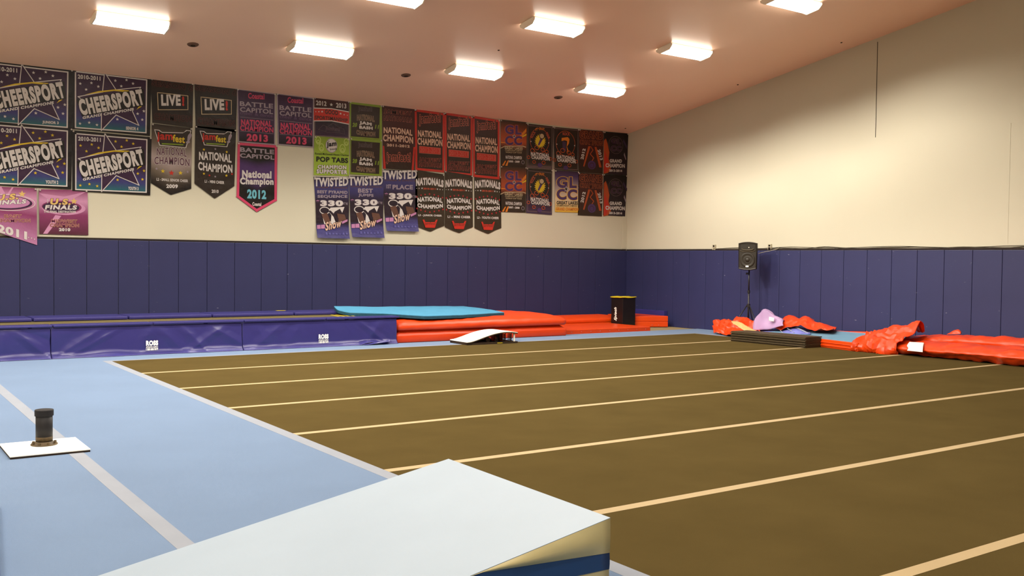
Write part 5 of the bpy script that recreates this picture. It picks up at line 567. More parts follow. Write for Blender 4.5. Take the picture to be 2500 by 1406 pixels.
    for (x, z) in ((0.02, -0.02), (TR[0] - 0.02, TR[1] - 0.02)):
        bm = bmesh.new(); bmesh.ops.create_uvsphere(bm, u_segments=10, v_segments=6, radius=0.017)
        p = obj('push_pin', bm, M_pin, o, True); p.location = (x, -0.012, z)
    return o
for i, s in enumerate(BANNERS): banner(i, s)

# ------------------------------------------------------------------ tumbling trampoline
tr = thing('tumbling_trampoline', 'long purple-skirted tumbling trampoline under the banner wall', 'trampoline', (-12.2, -1.9, 0))
def rel(o, root=None):
    r = root or tr; o.location = Vector(o.location) - Vector(r.location); return o
bm = bmesh.new()
box(bm, -17.6, -8.62, -2.93, -2.86, 0.38, 0.46); box(bm, -17.6, -8.62, -0.98, -0.91, 0.38, 0.46); box(bm, -8.69, -8.62, -2.9, -0.95, 0.38, 0.46)
for x in (-17.3, -14.7, -11.63, -8.66):
    box(bm, x - 0.03, x + 0.03, -2.93, -2.86, 0, 0.4); box(bm, x - 0.03, x + 0.03, -0.98, -0.91, 0, 0.4)
rel(obj('frame', bm, M_metal, tr))
rel(obj('jumping_bed', B(-17.6, -8.75, -2.84, -1.5, 0.485, 0.5), M_mesh, tr))
for a, b in zip((-17.6, -14.74, -13.196, -11.70, -10.087), (-14.755, -13.21, -11.715, -10.10, -8.62)):
    o = rel(obj('far_pad', B(a, b - 0.012, -1.62, -0.86, 0.505, 0.565, bev=0.018), M_purple, tr))
    if b == -8.62:
        y_ = obj('yellow_patch', B(-10.2, -10.02, -0.99, -0.88, 0.5655, 0.568), M_yel, o)
for a, b in zip((-17.6, -14.671, -13.142, -11.594, -10.046), (-14.683, -13.154, -11.606, -10.058, -8.525)):
    rel(obj('near_pad', B(a, b, -3.03, -2.72, 0.498, 0.532, bev=0.014), M_purple, tr))
for k in range(4):
    x = -9.36 + 0.105 * k
    bm = bmesh.new(); A = [(x, -1.66), (x + 0.04, -1.66), (x - 0.10, -2.45), (x - 0.15, -2.45)]
    vs = [bm.verts.new((px, py, z)) for z in (0.501, 0.505) for px, py in A]
    for q in ((3, 2, 1, 0), (4, 5, 6, 7), (0, 1, 5, 4), (1, 2, 6, 5), (2, 3, 7, 6), (3, 0, 4, 7)): bm.faces.new([vs[i] for i in q])
    rel(obj('edge_marking', bm, M_yel, tr))
def skirt(x0, x1, creases, logo, lift=None):
    bm = bmesh.new(); nx = int((x1 - x0) / 0.02); nz = 40; V = []
    for i in range(nx + 1):
        x = x0 + (x1 - x0) * i / nx; row = []
        for j in range(nz + 1):
            t = j / nz; z = 0.487 * (1 - t)
            y = -2.985
            # bottom kicks out on the floor, with a wavy hem
            k = max(0, (t - 0.76 - 0.07 * noise.noise(Vector((x * 1.7, 3.1, 0)))) / 0.24)
            y -= 0.10 * k * k + 0.010 * math.sin(t * math.pi)
            d = 0.0
            for (cx, sl, w, am) in creases:      # creased folds with straight flanks running down from the rail
                u = abs(x - cx - sl * t) / (w * 3.2)
                if u < 1: d += am * 0.85 * (1 - u) ** 1.25 * min(1, t * 3) * (1 - 0.5 * min(1, k))
            d += 0.014 * noise.noise(Vector((x * 1.3, z * 2.0, 1.5))) * min(1, 5 * t) + 0.004 * (0.5 - abs(noise.noise(Vector((x * 5.0 + z * 4, z * 6.0, 4.5)))))
            if logo is not None:
                q = max(0, 1 - ((x - logo) / 0.22) ** 2) * max(0, 1 - ((z - 0.15) / 0.16) ** 2); d *= 1 - q
            y -= d
            if lift and lift[0] < x < lift[1] and t > 0.8: z += 0.05 * math.sin((x - lift[0]) / (lift[1] - lift[0]) * math.pi) * (t - 0.8) / 0.2
            row.append(bm.verts.new((x, y, max(z, 0.003))))
        V.append(row)
    for i in range(nx):
        for j in range(nz): bm.faces.new((V[i][j], V[i][j + 1], V[i + 1][j + 1], V[i + 1][j]))
    o = rel(obj('skirt', bm, M_purple, tr, True)); s = o.modifiers.new('t', 'SOLIDIFY'); s.thickness = 0.004; s.offset = 1
    if logo is not None:
        y = -3.019; k = Vector((-tr.location.x, -tr.location.y, 0)); o2 = o.location
        for s_, z0, h, off in (('ROSS', 0.146, 0.088, 0.07), ('ATHLETIC SUPPLY', 0.112, 0.026, 0.03), ('1-800-800-7677', 0.066, 0.036, 0.06)):
            text_mesh('maker_logo', s_, (logo - 0.098, y, z0), (0.196, 0, 0), (0, 0, h), off, M_white, o)
        bm = bmesh.new(); box(bm, logo - 0.098, logo + 0.098, y - 0.0005, y + 0.0005, 0.104, 0.108); obj('maker_logo', bm, M_white, o)
    return o
skirt(-17.6, -14.71, [(-15.25, 0.55, 0.05, 0.030), (-15.1, 0.9, 0.08, -0.02), (-15.35, -0.1, 0.06, 0.02), (-16.5, 0.4, 0.1, 0.03)], None)
skirt(-14.70, -11.635, [(-14.3, -0.35, 0.09, -0.02), (-13.9, -0.75, 0.06, 0.028), (-13.6, -0.9, 0.05, 0.022), (-13.15, -0.25, 0.05, 0.02), (-13.1, 0.5, 0.05, 0.022), (-12.7, 0.45, 0.05, 0.03), (-12.25, 0.8, 0.07, 0.028), (-11.9, -0.7, 0.06, 0.03)], -13.165)
skirt(-11.625, -8.575, [(-11.4, 0.25, 0.06, 0.02), (-10.85, -0.6, 0.07, 0.028), (-10.5, -0.35, 0.06, 0.018), (-9.4, 0.62, 0.05, 0.03), (-8.9, -0.35, 0.06, 0.026), (-9.2, 0.1, 0.08, -0.02), (-10.0, 0.3, 0.08, 0.014)], -10.10, lift=(-9.4, -8.9))
fl = cloth('skirt_fold', [[(-9.35, -3.05, 0.012), (-9.1, -3.06, 0.03), (-8.85, -3.05, 0.06), (-8.74, -3.04, 0.07)], [(-9.35, -3.09, 0.016), (-9.1, -3.11, 0.05), (-8.85, -3.11, 0.085), (-8.76, -3.09, 0.09)], [(-9.3, -3.13, 0.01), (-9.1, -3.15, 0.028), (-8.85, -3.15, 0.05), (-8.74, -3.12, 0.05)]], M_purple, tr, amp=0.005, crease=0.006, nu=5, nv=5)
rel(fl)

# ------------------------------------------------------------------ red mats, foam mat
bm = soft_mat(bmesh.new(), -8.56, -4.335, -2.965, -1.0, [(0.01, 0.002), (0.0, 0.02), (0.0, 0.135), (0.004, 0.146), (0.10, 0.228), (0.11, 0.24)], crown=0.0, rad=0.05, wr=0.006, wf=3.0, ntop=2)
tag(obj('crash_mat', bm, M_red, None, True), 'thick red crash mat on the floor, lower of the stacked pair right of the trampoline', 'mat')
bm = soft_mat(bmesh.new(), -8.56, -4.30, -2.97, -1.05, [(0.02, 0.243), (0.004, 0.262), (0.0, 0.30), (0.002, 0.335), (0.022, 0.37), (0.10, 0.412), (0.20, 0.437)], crown=0.085, rad=0.14, wr=0.018, wf=11.0, ntop=8)
tag(obj('puffy_crash_mat', bm, M_red, None, True), 'puffy wrinkled red crash mat, upper of the stacked pair under the blue foam', 'mat')
C_ = [[(-9.16, -2.14, 0.570), (-8.48, -2.66, 0.556), (-7.89, -2.90, 0.515), (-7.2, -2.86, 0.512), (-6.5, -2.74, 0.515), (-5.78, -2.62, 0.525)],
      [(-9.22, -1.74, 0.60), (-8.45, -2.0, 0.585), (-7.7, -2.15, 0.573), (-7.05, -2.1, 0.582), (-6.4, -2.0, 0.582), (-5.75, -1.95, 0.560)],
      [(-9.13, -1.34, 0.66), (-8.33, -1.30, 0.632), (-7.53, -1.27, 0.62), (-6.95, -1.2, 0.612), (-6.4, -1.16, 0.603), (-5.88, -1.14, 0.59)]]
def foam(name, off, th, m, parent):
    g = surf([[Vector(p) + Vector((0, 0, off)) for p in r] for r in C_], 8, 8); bm = bmesh.new(); H, Wd = len(g), len(g[0]); T = []; Bt = []
    for j in range(H):
        for i in range(Wd):
            e = 0.012 * noise.noise(g[j][i] * 6) if (j in (0, H - 1) or i in (0, Wd - 1)) else 0
            p = g[j][i] + Vector((e, e, 0.006 * noise.noise(g[j][i] * 3.5)))
            T.append(bm.verts.new(p)); Bt.append(bm.verts.new(p + Vector((0, 0.0, -th))))
    ix = lambda j, i: j * Wd + i
    for j in range(H - 1):
        for i in range(Wd - 1):
            bm.faces.new((T[ix(j, i)], T[ix(j, i + 1)], T[ix(j + 1, i + 1)], T[ix(j + 1, i)])); bm.faces.new((Bt[ix(j, i)], Bt[ix(j + 1, i)], Bt[ix(j + 1, i + 1)], Bt[ix(j, i + 1)]))
    for i in range(Wd - 1):
        bm.faces.new((T[i], Bt[i], Bt[i + 1], T[i + 1])); k = (H - 1) * Wd; bm.faces.new((T[k + i], T[k + i + 1], Bt[k + i + 1], Bt[k + i]))
    for j in range(H - 1):
        bm.faces.new((T[ix(j, 0)], T[ix(j + 1, 0)], Bt[ix(j + 1, 0)], Bt[ix(j, 0)])); bm.faces.new((T[ix(j, Wd - 1)], Bt[ix(j, Wd - 1)], Bt[ix(j + 1, Wd - 1)], T[ix(j + 1, Wd - 1)]))
    return obj(name, bm, m, parent)
ft = thing('foam_mat', 'limp light blue foam mat lying across the trampoline end and the puffy red mat', 'mat')
foam('foam_top', 0.0, 0.012, M_foam, ft); foam('shaded_backing', -0.013, 0.052, M_foam_shade, ft)
bm = soft_mat(bmesh.new(), -4.30, -1.60, -2.70, -1.12, [(0.0, 0.0), (0.0, 0.09), (0.008, 0.098)], crown=0.003, rad=0.02, ntop=2)
lm = tag(obj('landing_mat', bm, M_red2), 'thin flat red mat in front of the black box', 'mat')
bm = bmesh.new()
for k in range(9): cyl(bm, (-4.0 + 0.28 * k, -2.700, 0.045), (-4.0 + 0.28 * k, -2.706, 0.045), 0.012, n=10)
obj('eyelets', bm, M_pink, lm)
bm = soft_mat(bmesh.new(), -4.27, -1.06, -1.08, -0.2, [(0.0, 0.0), (0.0, 0.10), (0.004, 0.105), (0.0, 0.11), (0.0, 0.19), (0.015, 0.203)], crown=0.085, rad=0.03, ntop=6)
tag(obj('red_wall_mat', bm, M_red2, None, True), 'thick red mat lying along the banner wall, left of the black box', 'mat')
def prism(bm, pts, z0, z1):
    A = [bm.verts.new((x, y, z0)) for x, y in pts]; z1 = z1 if isinstance(z1, (list, tuple)) else [z1] * len(pts); Bv = [bm.verts.new((x, y, z)) for (x, y), z in zip(pts, z1)]
    bm.faces.new(A[::-1]); bm.faces.new(Bv); n = len(pts)
    for i in range(n): bm.faces.new((A[i], A[(i + 1) % n], Bv[(i + 1) % n], Bv[i]))
    return bm
fm = thing('folded_red_mat', 'folded red mat in the room corner, right of the black box', 'mat', (-0.6, -1.1, 0))
q = [(-1.02, -1.50), (-0.25, -1.90), (-0.21, -0.55), (-1.02, -0.45)]
for nm, z0, z1 in (('lower_panel', 0.0, 0.135), ('upper_panel', 0.138, [0.262, 0.278, 0.278, 0.27])):
    bm = prism(bmesh.new(), q, z0, z1); bmesh.ops.recalc_face_normals(bm, faces=bm.faces[:])
    bmesh.ops.bevel(bm, geom=bm.edges[:], offset=0.014, segments=3, profile=0.5, affect='EDGES'); o = obj(nm, bm, M_red2, fm); rel(o, fm)
    if nm == 'lower_panel':
        bm = bmesh.new(); d = Vector((0.77, -0.40, 0)).normalized(); nrm = Vector((d.y, -d.x, 0))
        for k in (0.45, 0.62): p = Vector((-1.02, -1.50, 0.05)) + d * k; cyl(bm, p, p + nrm * 0.006, 0.013, n=10)
        obj('eyelets', bm, M_pink, o)
tag(obj('purple_mat', B(-0.13, -0.006, -1.62, -0.40, 0.0, 0.392, bev=0.012), M_purple), 'purple mat standing on edge against the wall in the room corner', 'mat')

# black box with yellow top
bx = thing('spotting_block', 'tall black box with a yellow top standing behind the flat red mat', 'block', (-1.285, -1.36, -0.012), 0.02)
obj('body', B(-0.215, 0.215, -0.215, 0.215, 0.0, 0.755, bev=0.012), M_blk, bx)
bm = bmesh.new(); n = 10; G = []
for i in range(n + 1):
    r_ = []
    for j in range(n + 1):
        x = -0.235 + 0.47 * i / n; y = -0.235 + 0.47 * j / n; e = max(abs(x), abs(y)) / 0.235
        r_.append(Vector((x, y, 0.772 + 0.012 * noise.noise(Vector((x * 6, y * 6, 2))) + 0.012 * (1 - e) + (0.008 * math.sin(9 * x + 5 * y) if e > 0.9 else 0))))
    G.append(r_)
T = [[bm.verts.new(v) for v in r_] for r_ in G]; Bq = [[bm.verts.new(v - Vector((0, 0, 0.018))) for v in r_] for r_ in G]
for i in range(n):
    for j in range(n):
        bm.faces.new((T[i][j], T[i + 1][j], T[i + 1][j + 1], T[i][j + 1])); bm.faces.new((Bq[i][j], Bq[i][j + 1], Bq[i + 1][j + 1], Bq[i + 1][j]))
    for a, b, c, d in ((T[i][0], T[i + 1][0], Bq[i + 1][0], Bq[i][0]), (T[i][n], T[i + 1][n], Bq[i + 1][n], Bq[i][n]), (T[0][i], T[0][i + 1], Bq[0][i + 1], Bq[0][i]), (T[n][i], T[n][i + 1], Bq[n][i + 1], Bq[n][i])): bm.faces.new((a, b, c, d))
obj('yellow_top', bm, M_yel, bx, True)
lg = text_mesh('maker_logo', 'Spieth', (-0.2175, -0.02, 0.15), (0, 0.0, 0.33), (0, 0.12, 0.05), 0.03, M_white, bx)

# ------------------------------------------------------------------ springboard
sb = thing('springboard', 'white-topped springboard with coil springs on the far edge of the dark floor', 'springboard', (-7.56, -3.65, 0), -0.03)
DP = [(0.0, 0.052), (0.10, 0.062), (0.25, 0.100), (0.42, 0.150), (0.60, 0.195), (0.78, 0.222), (0.92, 0.228), (1.05, 0.220), (1.20, 0.198)]
def deck(z0, z1, w, x0=0):
    P = spline([(x, 0, z) for x, z in DP], 5); bm = bmesh.new(); R = []
    for i, p in enumerate(P):
        ww = w * (1 if p.x < 1.12 else 1 - 0.18 * ((p.x - 1.12) / 0.08) ** 2)
        R.append([bm.verts.new((p.x, y, p.z + z)) for z in (z0, z1) for y in (-ww, ww)])
    for a, b in zip(R, R[1:]):
        for q in ((a[0], a[1], b[1], b[0]), (a[2], b[2], b[3], a[3]), (a[0], b[0], b[2], a[2]), (a[1], a[3], b[3], b[1])): bm.faces.new(q)
    bm.faces.new((R[0][0], R[0][2], R[0][3], R[0][1])); bm.faces.new((R[-1][0], R[-1][1], R[-1][3], R[-1][2]))
    return bm
obj('deck_cover', deck(-0.002, 0.012, 0.335), M_white, sb, False)
obj('deck', deck(-0.022, -0.003, 0.332), M_ply, sb)
bm = bmesh.new(); box(bm, 0.0, 1.16, -0.335, -0.26, 0.0, 0.035); box(bm, 0.0, 1.16, 0.26, 0.335, 0.0, 0.035); box(bm, 0.0, 0.10, -0.335, 0.335, 0.0, 0.034); box(bm, 0.9, 1.16, -0.26, 0.26, 0.0, 0.034)
o = obj('base', bm, M_ply, sb)
obj('base_label', B(0.68, 0.80, -0.3365, -0.335, 0.012, 0.026), M_yel, o)
for (x, y) in ((0.72, -0.22), (0.72, 0.22), (0.90, -0.22), (0.90, 0.0), (0.90, 0.22), (1.04, -0.22), (1.04, 0.22)):
    zt = 0.19 if x > 0.8 else 0.175
    pts = [(x + 0.042 * math.cos(t), y + 0.042 * math.sin(t), 0.034 + (zt - 0.034) * t / (2 * math.pi * 6)) for t in [2 * math.pi * 6 * k / 96 for k in range(97)]]
    obj('spring', tube(bmesh.new(), pts, 0.0065, 5), M_blk, sb, True)
for y in (-0.22, 0.22): obj('roller', cyl(bmesh.new(), (0.52, y - 0.03, 0.085), (0.52, y + 0.03, 0.085), 0.05, n=18), M_blk, sb)
obj('end_post', B(1.095, 1.115, -0.30, -0.27, 0.03, 0.205), M_white, sb); obj('end_post', B(1.095, 1.115, 0.27, 0.30, 0.03, 0.205), M_white, sb)
bm = bmesh.new()
for x in (0.80, 0.97): box(bm, x - 0.012, x + 0.012, -0.06, 0.06, 0.035, 0.19)
obj('stop_post', bm, M_red2, sb)

# ------------------------------------------------------------------ board with black pipe
pp = thing('pipe_stand', 'white board with an upright capped black pipe on the blue carpet at left', 'stand', (-16.02, -10.69, 0), 0.0)
bm = bmesh.new(); bd = B(-0.30, 0.30, -0.317, 0.317, 0.016, 0.024)
o = obj('board', B(-0.298, 0.298, -0.315, 0.315, 0.0, 0.0165), M_ply, pp)
obj('board_face', bd, M_white, pp)
px_, py_ = 0.012, 0.085
obj('flange', lathe(bmesh.new(), [(0.104, 0.024), (0.106, 0.028), (0.104, 0.034), (0.080, 0.037), (0.074, 0.050), (0.068, 0.054)], 36, (px_, py_, 0)), M_rust, pp, True)
for k in range(8):
    a = math.pi * 2 * k / 8 + 0.2
    obj('flange_bolt', cyl(bmesh.new(), (px_ + 0.091 * math.cos(a), py_ + 0.091 * math.sin(a), 0.030), (px_ + 0.091 * math.cos(a), py_ + 0.091 * math.sin(a), 0.050), 0.011, n=6), M_rust, pp)
obj('pipe', lathe(bmesh.new(), [(0.066, 0.05), (0.066, 0.30)], 40, (px_, py_, 0)), M_pipe, pp, True)
bm = lathe(bmesh.new(), [(0.067, 0.27), (0.074, 0.272), (0.0745, 0.318), (0.072, 0.323), (0.06, 0.3255), (0.02, 0.327)], 40, (px_, py_, 0))
obj('cap', bm, M_pipe, pp)
obj('wear_band', lathe(bmesh.new(), [(0.0665, 0.06), (0.0668, 0.092), (0.0665, 0.094)], 40, (px_, py_, 0)), M_rust, pp, True)

# ------------------------------------------------------------------ wedge in the foreground
A_ = Vector((-14.389, -14.552, 0)); B_ = Vector((-14.437, -16.111, 0)); e_ = (B_ - A_).normalized(); d_ = Vector((e_.y, -e_.x, 0)); LW = (B_ - A_).length; HW = 0.42; SW = 0.19; LN = 2.17
wd = thing('incline_mat', 'large incline wedge mat with pale blue top and cream and blue side, in the foreground', 'incline mat', tuple(A_), 0.0)
def wp(s, t, z): return d_ * s + e_ * t + Vector((0, 0, z))
def htop(s): return max(0.012, HW - SW * s)
def zmid(s): return min(0.255 + 0.035 * s, htop(s) - 0.002)
def zlow(s): return min(0.176, htop(s) - 0.004)
NS = 40
def wedge_layer(lo, hi, inset=0.0, bulge=0.0):
    """closed band of the wedge between two height functions, running round all four sides"""
    bm = bmesh.new(); per = []
    for k in range(NS + 1): per.append((LN * k / NS, -inset))
    for k in range(1, 13): per.append((LN, -inset + (LW + 2 * inset) * k / 12))
    for k in range(NS - 1, -1, -1): per.append((LN * k / NS, LW + inset))
    for k in range(11, 0, -1): per.append((0 - inset, (LW) * k / 12))
    nv = 6; R = []
    for (s, t) in per:
        a, b = lo(max(0, s)), hi(max(0, s)); row = []
        for j in range(nv + 1):
            f = j / nv; z = a + (b - a) * f
            cn = min(1, min(s, LN - s, 9) / 0.15 + 0.15) if (t <= 0 or t >= LW) else min(1, min(t, LW - t) / 0.15 + 0.15)
            k = cn * bulge * math.sin(math.pi * f) * min(1, (b - a) / 0.05) * (1 + 0.5 * noise.noise(Vector((s * 5, t * 5, f * 2))))
            out = Vector((0, 0, 0))
            if t <= 0: out = -e_
            elif t >= LW: out = e_
            elif s <= 0: out = -d_
            else: out = d_
            row.append(bm.verts.new(wp(s, t, z) + out * k))
        R.append(row)
    n = len(R)
    for i in range(n):
        a, b = R[i], R[(i + 1) % n]
        for j in range(nv): bm.faces.new((a[j], b[j], b[j + 1], a[j + 1]))
    return bm
obj('cream_side', wedge_layer(zmid, htop, 0.0, 0.018), M_cream, wd, True)
obj('blue_side', wedge_layer(zlow, lambda s: zmid(s) - 0.001, -0.002, 0.014), M_royal, wd, True)
obj('cream_base', wedge_layer(lambda s: 0.0, lambda s: zlow(s) - 0.001, -0.004, 0.006), M_cream, wd, True)
bm = bmesh.new(); G = []
for i in range(NS + 1):
    s = LN * i / NS; row = []
    for j in range(25):
        t = LW * j / 24; w = 0.004 * noise.noise(Vector((s * 1.6, t * 1.6, 4))) * (1 if 0 < i < NS and 0 < j < 24 else 0)
        row.append(bm.verts.new(wp(s, t, htop(s) + 0.003 + w)))
    G.append(row)
for i in range(NS):
    for j in range(24): bm.faces.new((G[i][j], G[i + 1][j], G[i + 1][j + 1], G[i][j + 1]))
o = obj('top_cover', bm, M_wtop, wd, False); s_ = o.modifiers.new('t', 'SOLIDIFY'); s_.thickness = 0.006; s_.offset = -1
bm = prism(bmesh.new(), [(-17.6, -12.62), (-16.60, -12.60), (-16.79, -14.30), (-17.6, -14.3)], 0.0, 0.06); bmesh.ops.recalc_face_normals(bm, faces=bm.faces[:])
bmesh.ops.bevel(bm, geom=bm.edges[:], offset=0.01, segments=2, affect='EDGES')
tag(obj('blue_mat', bm, M_royal), 'sliver of a dark blue mat at the lower left picture edge', 'mat')

# ------------------------------------------------------------------ speaker on its stand
SPX, SPY = -0.47, -4.705
ss = thing('speaker_stand', 'black tripod stand carrying the loudspeaker by the bare wall', 'speaker stand', (SPX, SPY, 0), 0.0)
obj('pole', cyl(bmesh.new(), (0, 0, 0.18), (0, 0, 1.0), 0.020, n=16), M_metal, ss, True)
obj('upper_pole', cyl(bmesh.new(), (0, 0, 0.98), (0, 0, 1.49), 0.0165, n=16), M_metal, ss, True)
obj('collar', cyl(bmesh.new(), (0, 0, 0.64), (0, 0, 0.71), 0.038, n=18), M_metal, ss)
obj('clamp', cyl(bmesh.new(), (0, 0, 0.96), (0, 0, 1.02), 0.030, n=18), M_metal, ss)
kd = Vector((-0.66, 0.75, 0)).normalized()
obj('knob', cyl(bmesh.new(), kd * 0.02 + Vector((0, 0, 1.40)), kd * 0.07 + Vector((0, 0, 1.40)), 0.022, n=14), M_metal, ss)
for a in (148, 258, 18):
    d = Vector((math.cos(math.radians(a)), math.sin(math.radians(a)), 0)); k = 0.46 if a != 18 else 0.40
    lg = obj('leg', cyl(bmesh.new(), d * 0.035 + Vector((0, 0, 0.68)), d * k + Vector((0, 0, 0.03)), 0.0125, n=10), M_metal, ss, True)
    obj('rubber_foot', cyl(bmesh.new(), d * k + Vector((0, 0, 0.006)), d * (k - 0.012) + Vector((0, 0, 0.05)), 0.018, n=10), M_blk, lg)
    obj('brace', cyl(bmesh.new(), d * 0.02 + Vector((0, 0, 0.24)), d * (k * 0.62) + Vector((0, 0, 0.27)), 0.008, n=8), M_metal, ss)
toc = Vector((-17.43 - SPX, -19.55 - SPY, 0)).normalized(); ang = math.atan2(toc.y, toc.x) + math.pi / 2 - math.radians(14)
sp = thing('loudspeaker', 'black loudspeaker with small white badge on top of the tripod stand', 'loudspeaker', (SPX, SPY, 1.474), ang)
HW_, HH = 0.205, 0.645
def sp_outline(k=1.0, n=8):
    """front outline with bowed top and bottom, in x,z"""
    P = []
    for i in range(n + 1): x = -1 + 2 * i / n; P.append((x * HW_ * k, HH / 2 - (HH / 2 - 0.03 * (1 - 0) ) * k - 0.03 * (1 - x * x) * k))
    for i in range(n + 1): x = 1 - 2 * i / n; P.append((x * (HW_ + 0.008) * k, HH / 2 + (HH / 2 - 0.03) * k + 0.03 * (1 - x * x) * k))
    return P
bm = bmesh.new(); R = []
for (y, k) in ((0.165, 0.62), (0.15, 0.70), (-0.11, 0.985), (-0.15, 1.0), (-0.172, 0.985), (-0.18, 0.95), (-0.172, 0.90)): R.append([bm.verts.new((x, y, z)) for x, z in sp_outline(k)])
n = len(R[0])
for a, b in zip(R, R[1:]):
    for i in range(n): bm.faces.new((a[i], a[(i + 1) % n], b[(i + 1) % n], b[i]))
bm.faces.new(R[0]); bm.faces.new(R[-1][::-1])
obj('cabinet', bm, M_blkp, sp)
# woofer behind a round grille, horn recess above
lw = bmesh.new(); cz = 0.235
for prof in ([(0.168, 0.0), (0.165, -0.010), (0.155, -0.014), (0.12, -0.006), (0.05, 0.004), (0.046, -0.006), (0.03, -0.014), (0.01, -0.016)],):
    rings = [[lw.verts.new((r * math.cos(2 * math.pi * i / 36), -0.172 + z, cz + r * math.sin(2 * math.pi * i / 36))) for i in range(36)] for r, z in prof]
    for a, b in zip(rings, rings[1:]):
        for i in range(36): lw.faces.new((a[i], a[(i + 1) % 36], b[(i + 1) % 36], b[i]))
    lw.faces.new(rings[-1])
obj('grille', lw, M_blkp, sp, True)
bm = bmesh.new(); outer = [(-0.165, 0.43), (0.165, 0.43), (0.17, 0.585), (-0.17, 0.585)]; inner = [(-0.05, 0.50), (0.05, 0.50), (0.05, 0.55), (-0.05, 0.55)]
def bar(bm, pts, r): return tube(bm, pts, r, 8)
bar(bm, [(0.17 * math.cos(t), -0.178, 0.455 - 0.035 * math.sin(t)) for t in [math.pi * k / 12 for k in range(13)]], 0.008)
bar(bm, [(0.13 * math.cos(t), -0.186, 0.485 - 0.03 * math.sin(t)) for t in [math.pi * k / 12 for k in range(13)]], 0.012)
obj('horn_lip', bm, mat('horn_plastic', (92, 78, 52), 0.4, 0.4), sp, True)
bm = bmesh.new(); o_ = [bm.verts.new((x, -0.173, z)) for x, z in outer]; i_ = [bm.verts.new((x, -0.10, z)) for x, z in inner]; f_ = [bm.verts.new((x * 1.03, -0.1755, 0.507 + (z - 0.507) * 1.03)) for x, z in outer]
for k in range(4):
    bm.faces.new((o_[k], o_[(k + 1) % 4], i_[(k + 1) % 4], i_[k])); bm.faces.new((f_[k], f_[(k + 1) % 4], o_[(k + 1) % 4], o_[k]))
bm.faces.new(i_)
obj('horn', bm, M_blk, sp)
bm = bmesh.new(); bmesh.ops.create_uvsphere(bm, u_segments=12, v_segments=8, radius=0.013); o = obj('tweeter_tip', bm, M_lamw, sp, True); o.location = (0.03, -0.178, 0.515)
obj('badge', B(-0.035, 0.03, -0.1915, -0.184, 0.072, 0.108, bev=0.003), M_white, sp)
tag(obj('thin_cord', tube(bmesh.new(), spline([(SPX + 0.12, SPY - 0.15, 1.86), (-0.20, -4.93, 1.90), (-0.10, -5.02, 1.93), (-0.03, -5.10, 1.96), (0.005, -5.14, 1.99)], 6), 0.006, 6), M_outlet, None, True), 'thin pale cord running from the loudspeaker to the top of the wall pads', 'cord')
# outlets and the cable along the top of the pads
for k, (y, z) in enumerate(((-3.162, 2.012), (-4.872, 2.014))):
    t = thing('wall_outlet', ['pale wall outlet left of the loudspeaker, above the navy pads', 'pale wall outlet right of the loudspeaker, with plugs in it'][k], 'outlet', (0.04, y, z), 0.0, 'outlets on the bare wall')
    obj('outlet_box', B(-0.035, 0.0, -0.048, 0.048, -0.062, 0.066, bev=0.005), M_outlet, t)
    for zz in (-0.028, 0.030): obj('socket', B(-0.037, -0.034, -0.026, 0.026, zz - 0.020, zz + 0.020, bev=0.001), M_blk, t)
    obj('plug', B(-0.062, -0.036, -0.016 - 0.02 * k, 0.016, -0.05 - 0.01, -0.012, bev=0.006), M_blk if k else M_outlet, t)
pts = [(0.024, -3.2, 1.975)] + [(0.022, -3.2 - 0.45 * k, 1.984 + 0.010 * math.sin(k * 1.9) + (0.022 if k % 5 == 2 else 0)) for k in range(1, 24)]
tag(obj('power_cable', tube(bmesh.new(), spline(pts, 4), 0.007, 6), M_cable, None, True), 'dark cable sagging along the top of the navy pads on the bare wall', 'cable')
pts = [(0.016, -4.9, 1.99)] + [(0.014, -4.9 - 0.55 * k, 1.998 + 0.016 * math.sin(k * 1.3 + 0.5)) for k in range(1, 16)]
tag(obj('power_cable', tube(bmesh.new(), spline(pts, 4), 0.006, 6), M_cable, None, True), 'second dark cable starting at the right outlet and running right along the pads', 'cable')

# ------------------------------------------------------------------ panels, mat and vinyl covers by the bare wall
NP = 9; th = 0.214 / NP
POS = ['topmost', 'second from the top', 'third from the top', 'fourth from the top', 'middle one', 'fourth from the bottom', 'third from the bottom', 'second from the bottom', 'bottom one']
for k in range(NP):
    z0 = th * k; dx = 0.013 * (-1) ** k + 0.01 * noise.noise(Vector((k * 1.7, 0.3, 0))); dy = 0.02 * noise.noise(Vector((k * 2.3, 5.3, 0)))
    o = tag(obj('floor_panel', B(-0.255, 0.255, -0.945, 0.945, 0.0004, th - 0.0035, bev=0.003, seg=1), M_panel), f'long thin dark panel, {POS[NP - 1 - k]} of the stack on the dark floor edge', 'panel', 'stack of long dark panels')
    o.location = (-1.825 + dx, -6.60 + dy, z0); o.rotation_euler = (0, 0, 0.017 + 0.004 * noise.noise(Vector((k, k, 1))))
bt = thing('blue_topped_mat', 'red-sided mat with steel blue top between the dark panels and the red covers', 'mat', (-1.0, -7.2, 0))
q = [(-1.20, -5.85), (-1.80, -8.52), (-0.42, -9.0), (-0.25, -5.85)]
bm = prism(bmesh.new(), q, 0.001, [0.165, 0.165, 0.25, 0.25]); bmesh.ops.recalc_face_normals(bm, faces=bm.faces[:]); bmesh.ops.bevel(bm, geom=bm.edges[:], offset=0.012, segments=3, affect='EDGES')
rel(obj('red_side', bm, M_red2, bt), bt)
def inset(q, k): c = Vector((sum(p[0] for p in q) / 4, sum(p[1] for p in q) / 4)); return [tuple(Vector(p) + (c - Vector(p)).normalized() * k) for p in q]
bm = bmesh.new(); vs = [bm.verts.new((x, y, z)) for (x, y), z in zip(inset(q, 0.035), [0.170, 0.170, 0.254, 0.254])]; v2 = [bm.verts.new(v.co - Vector((0, 0, 0.01))) for v in vs]
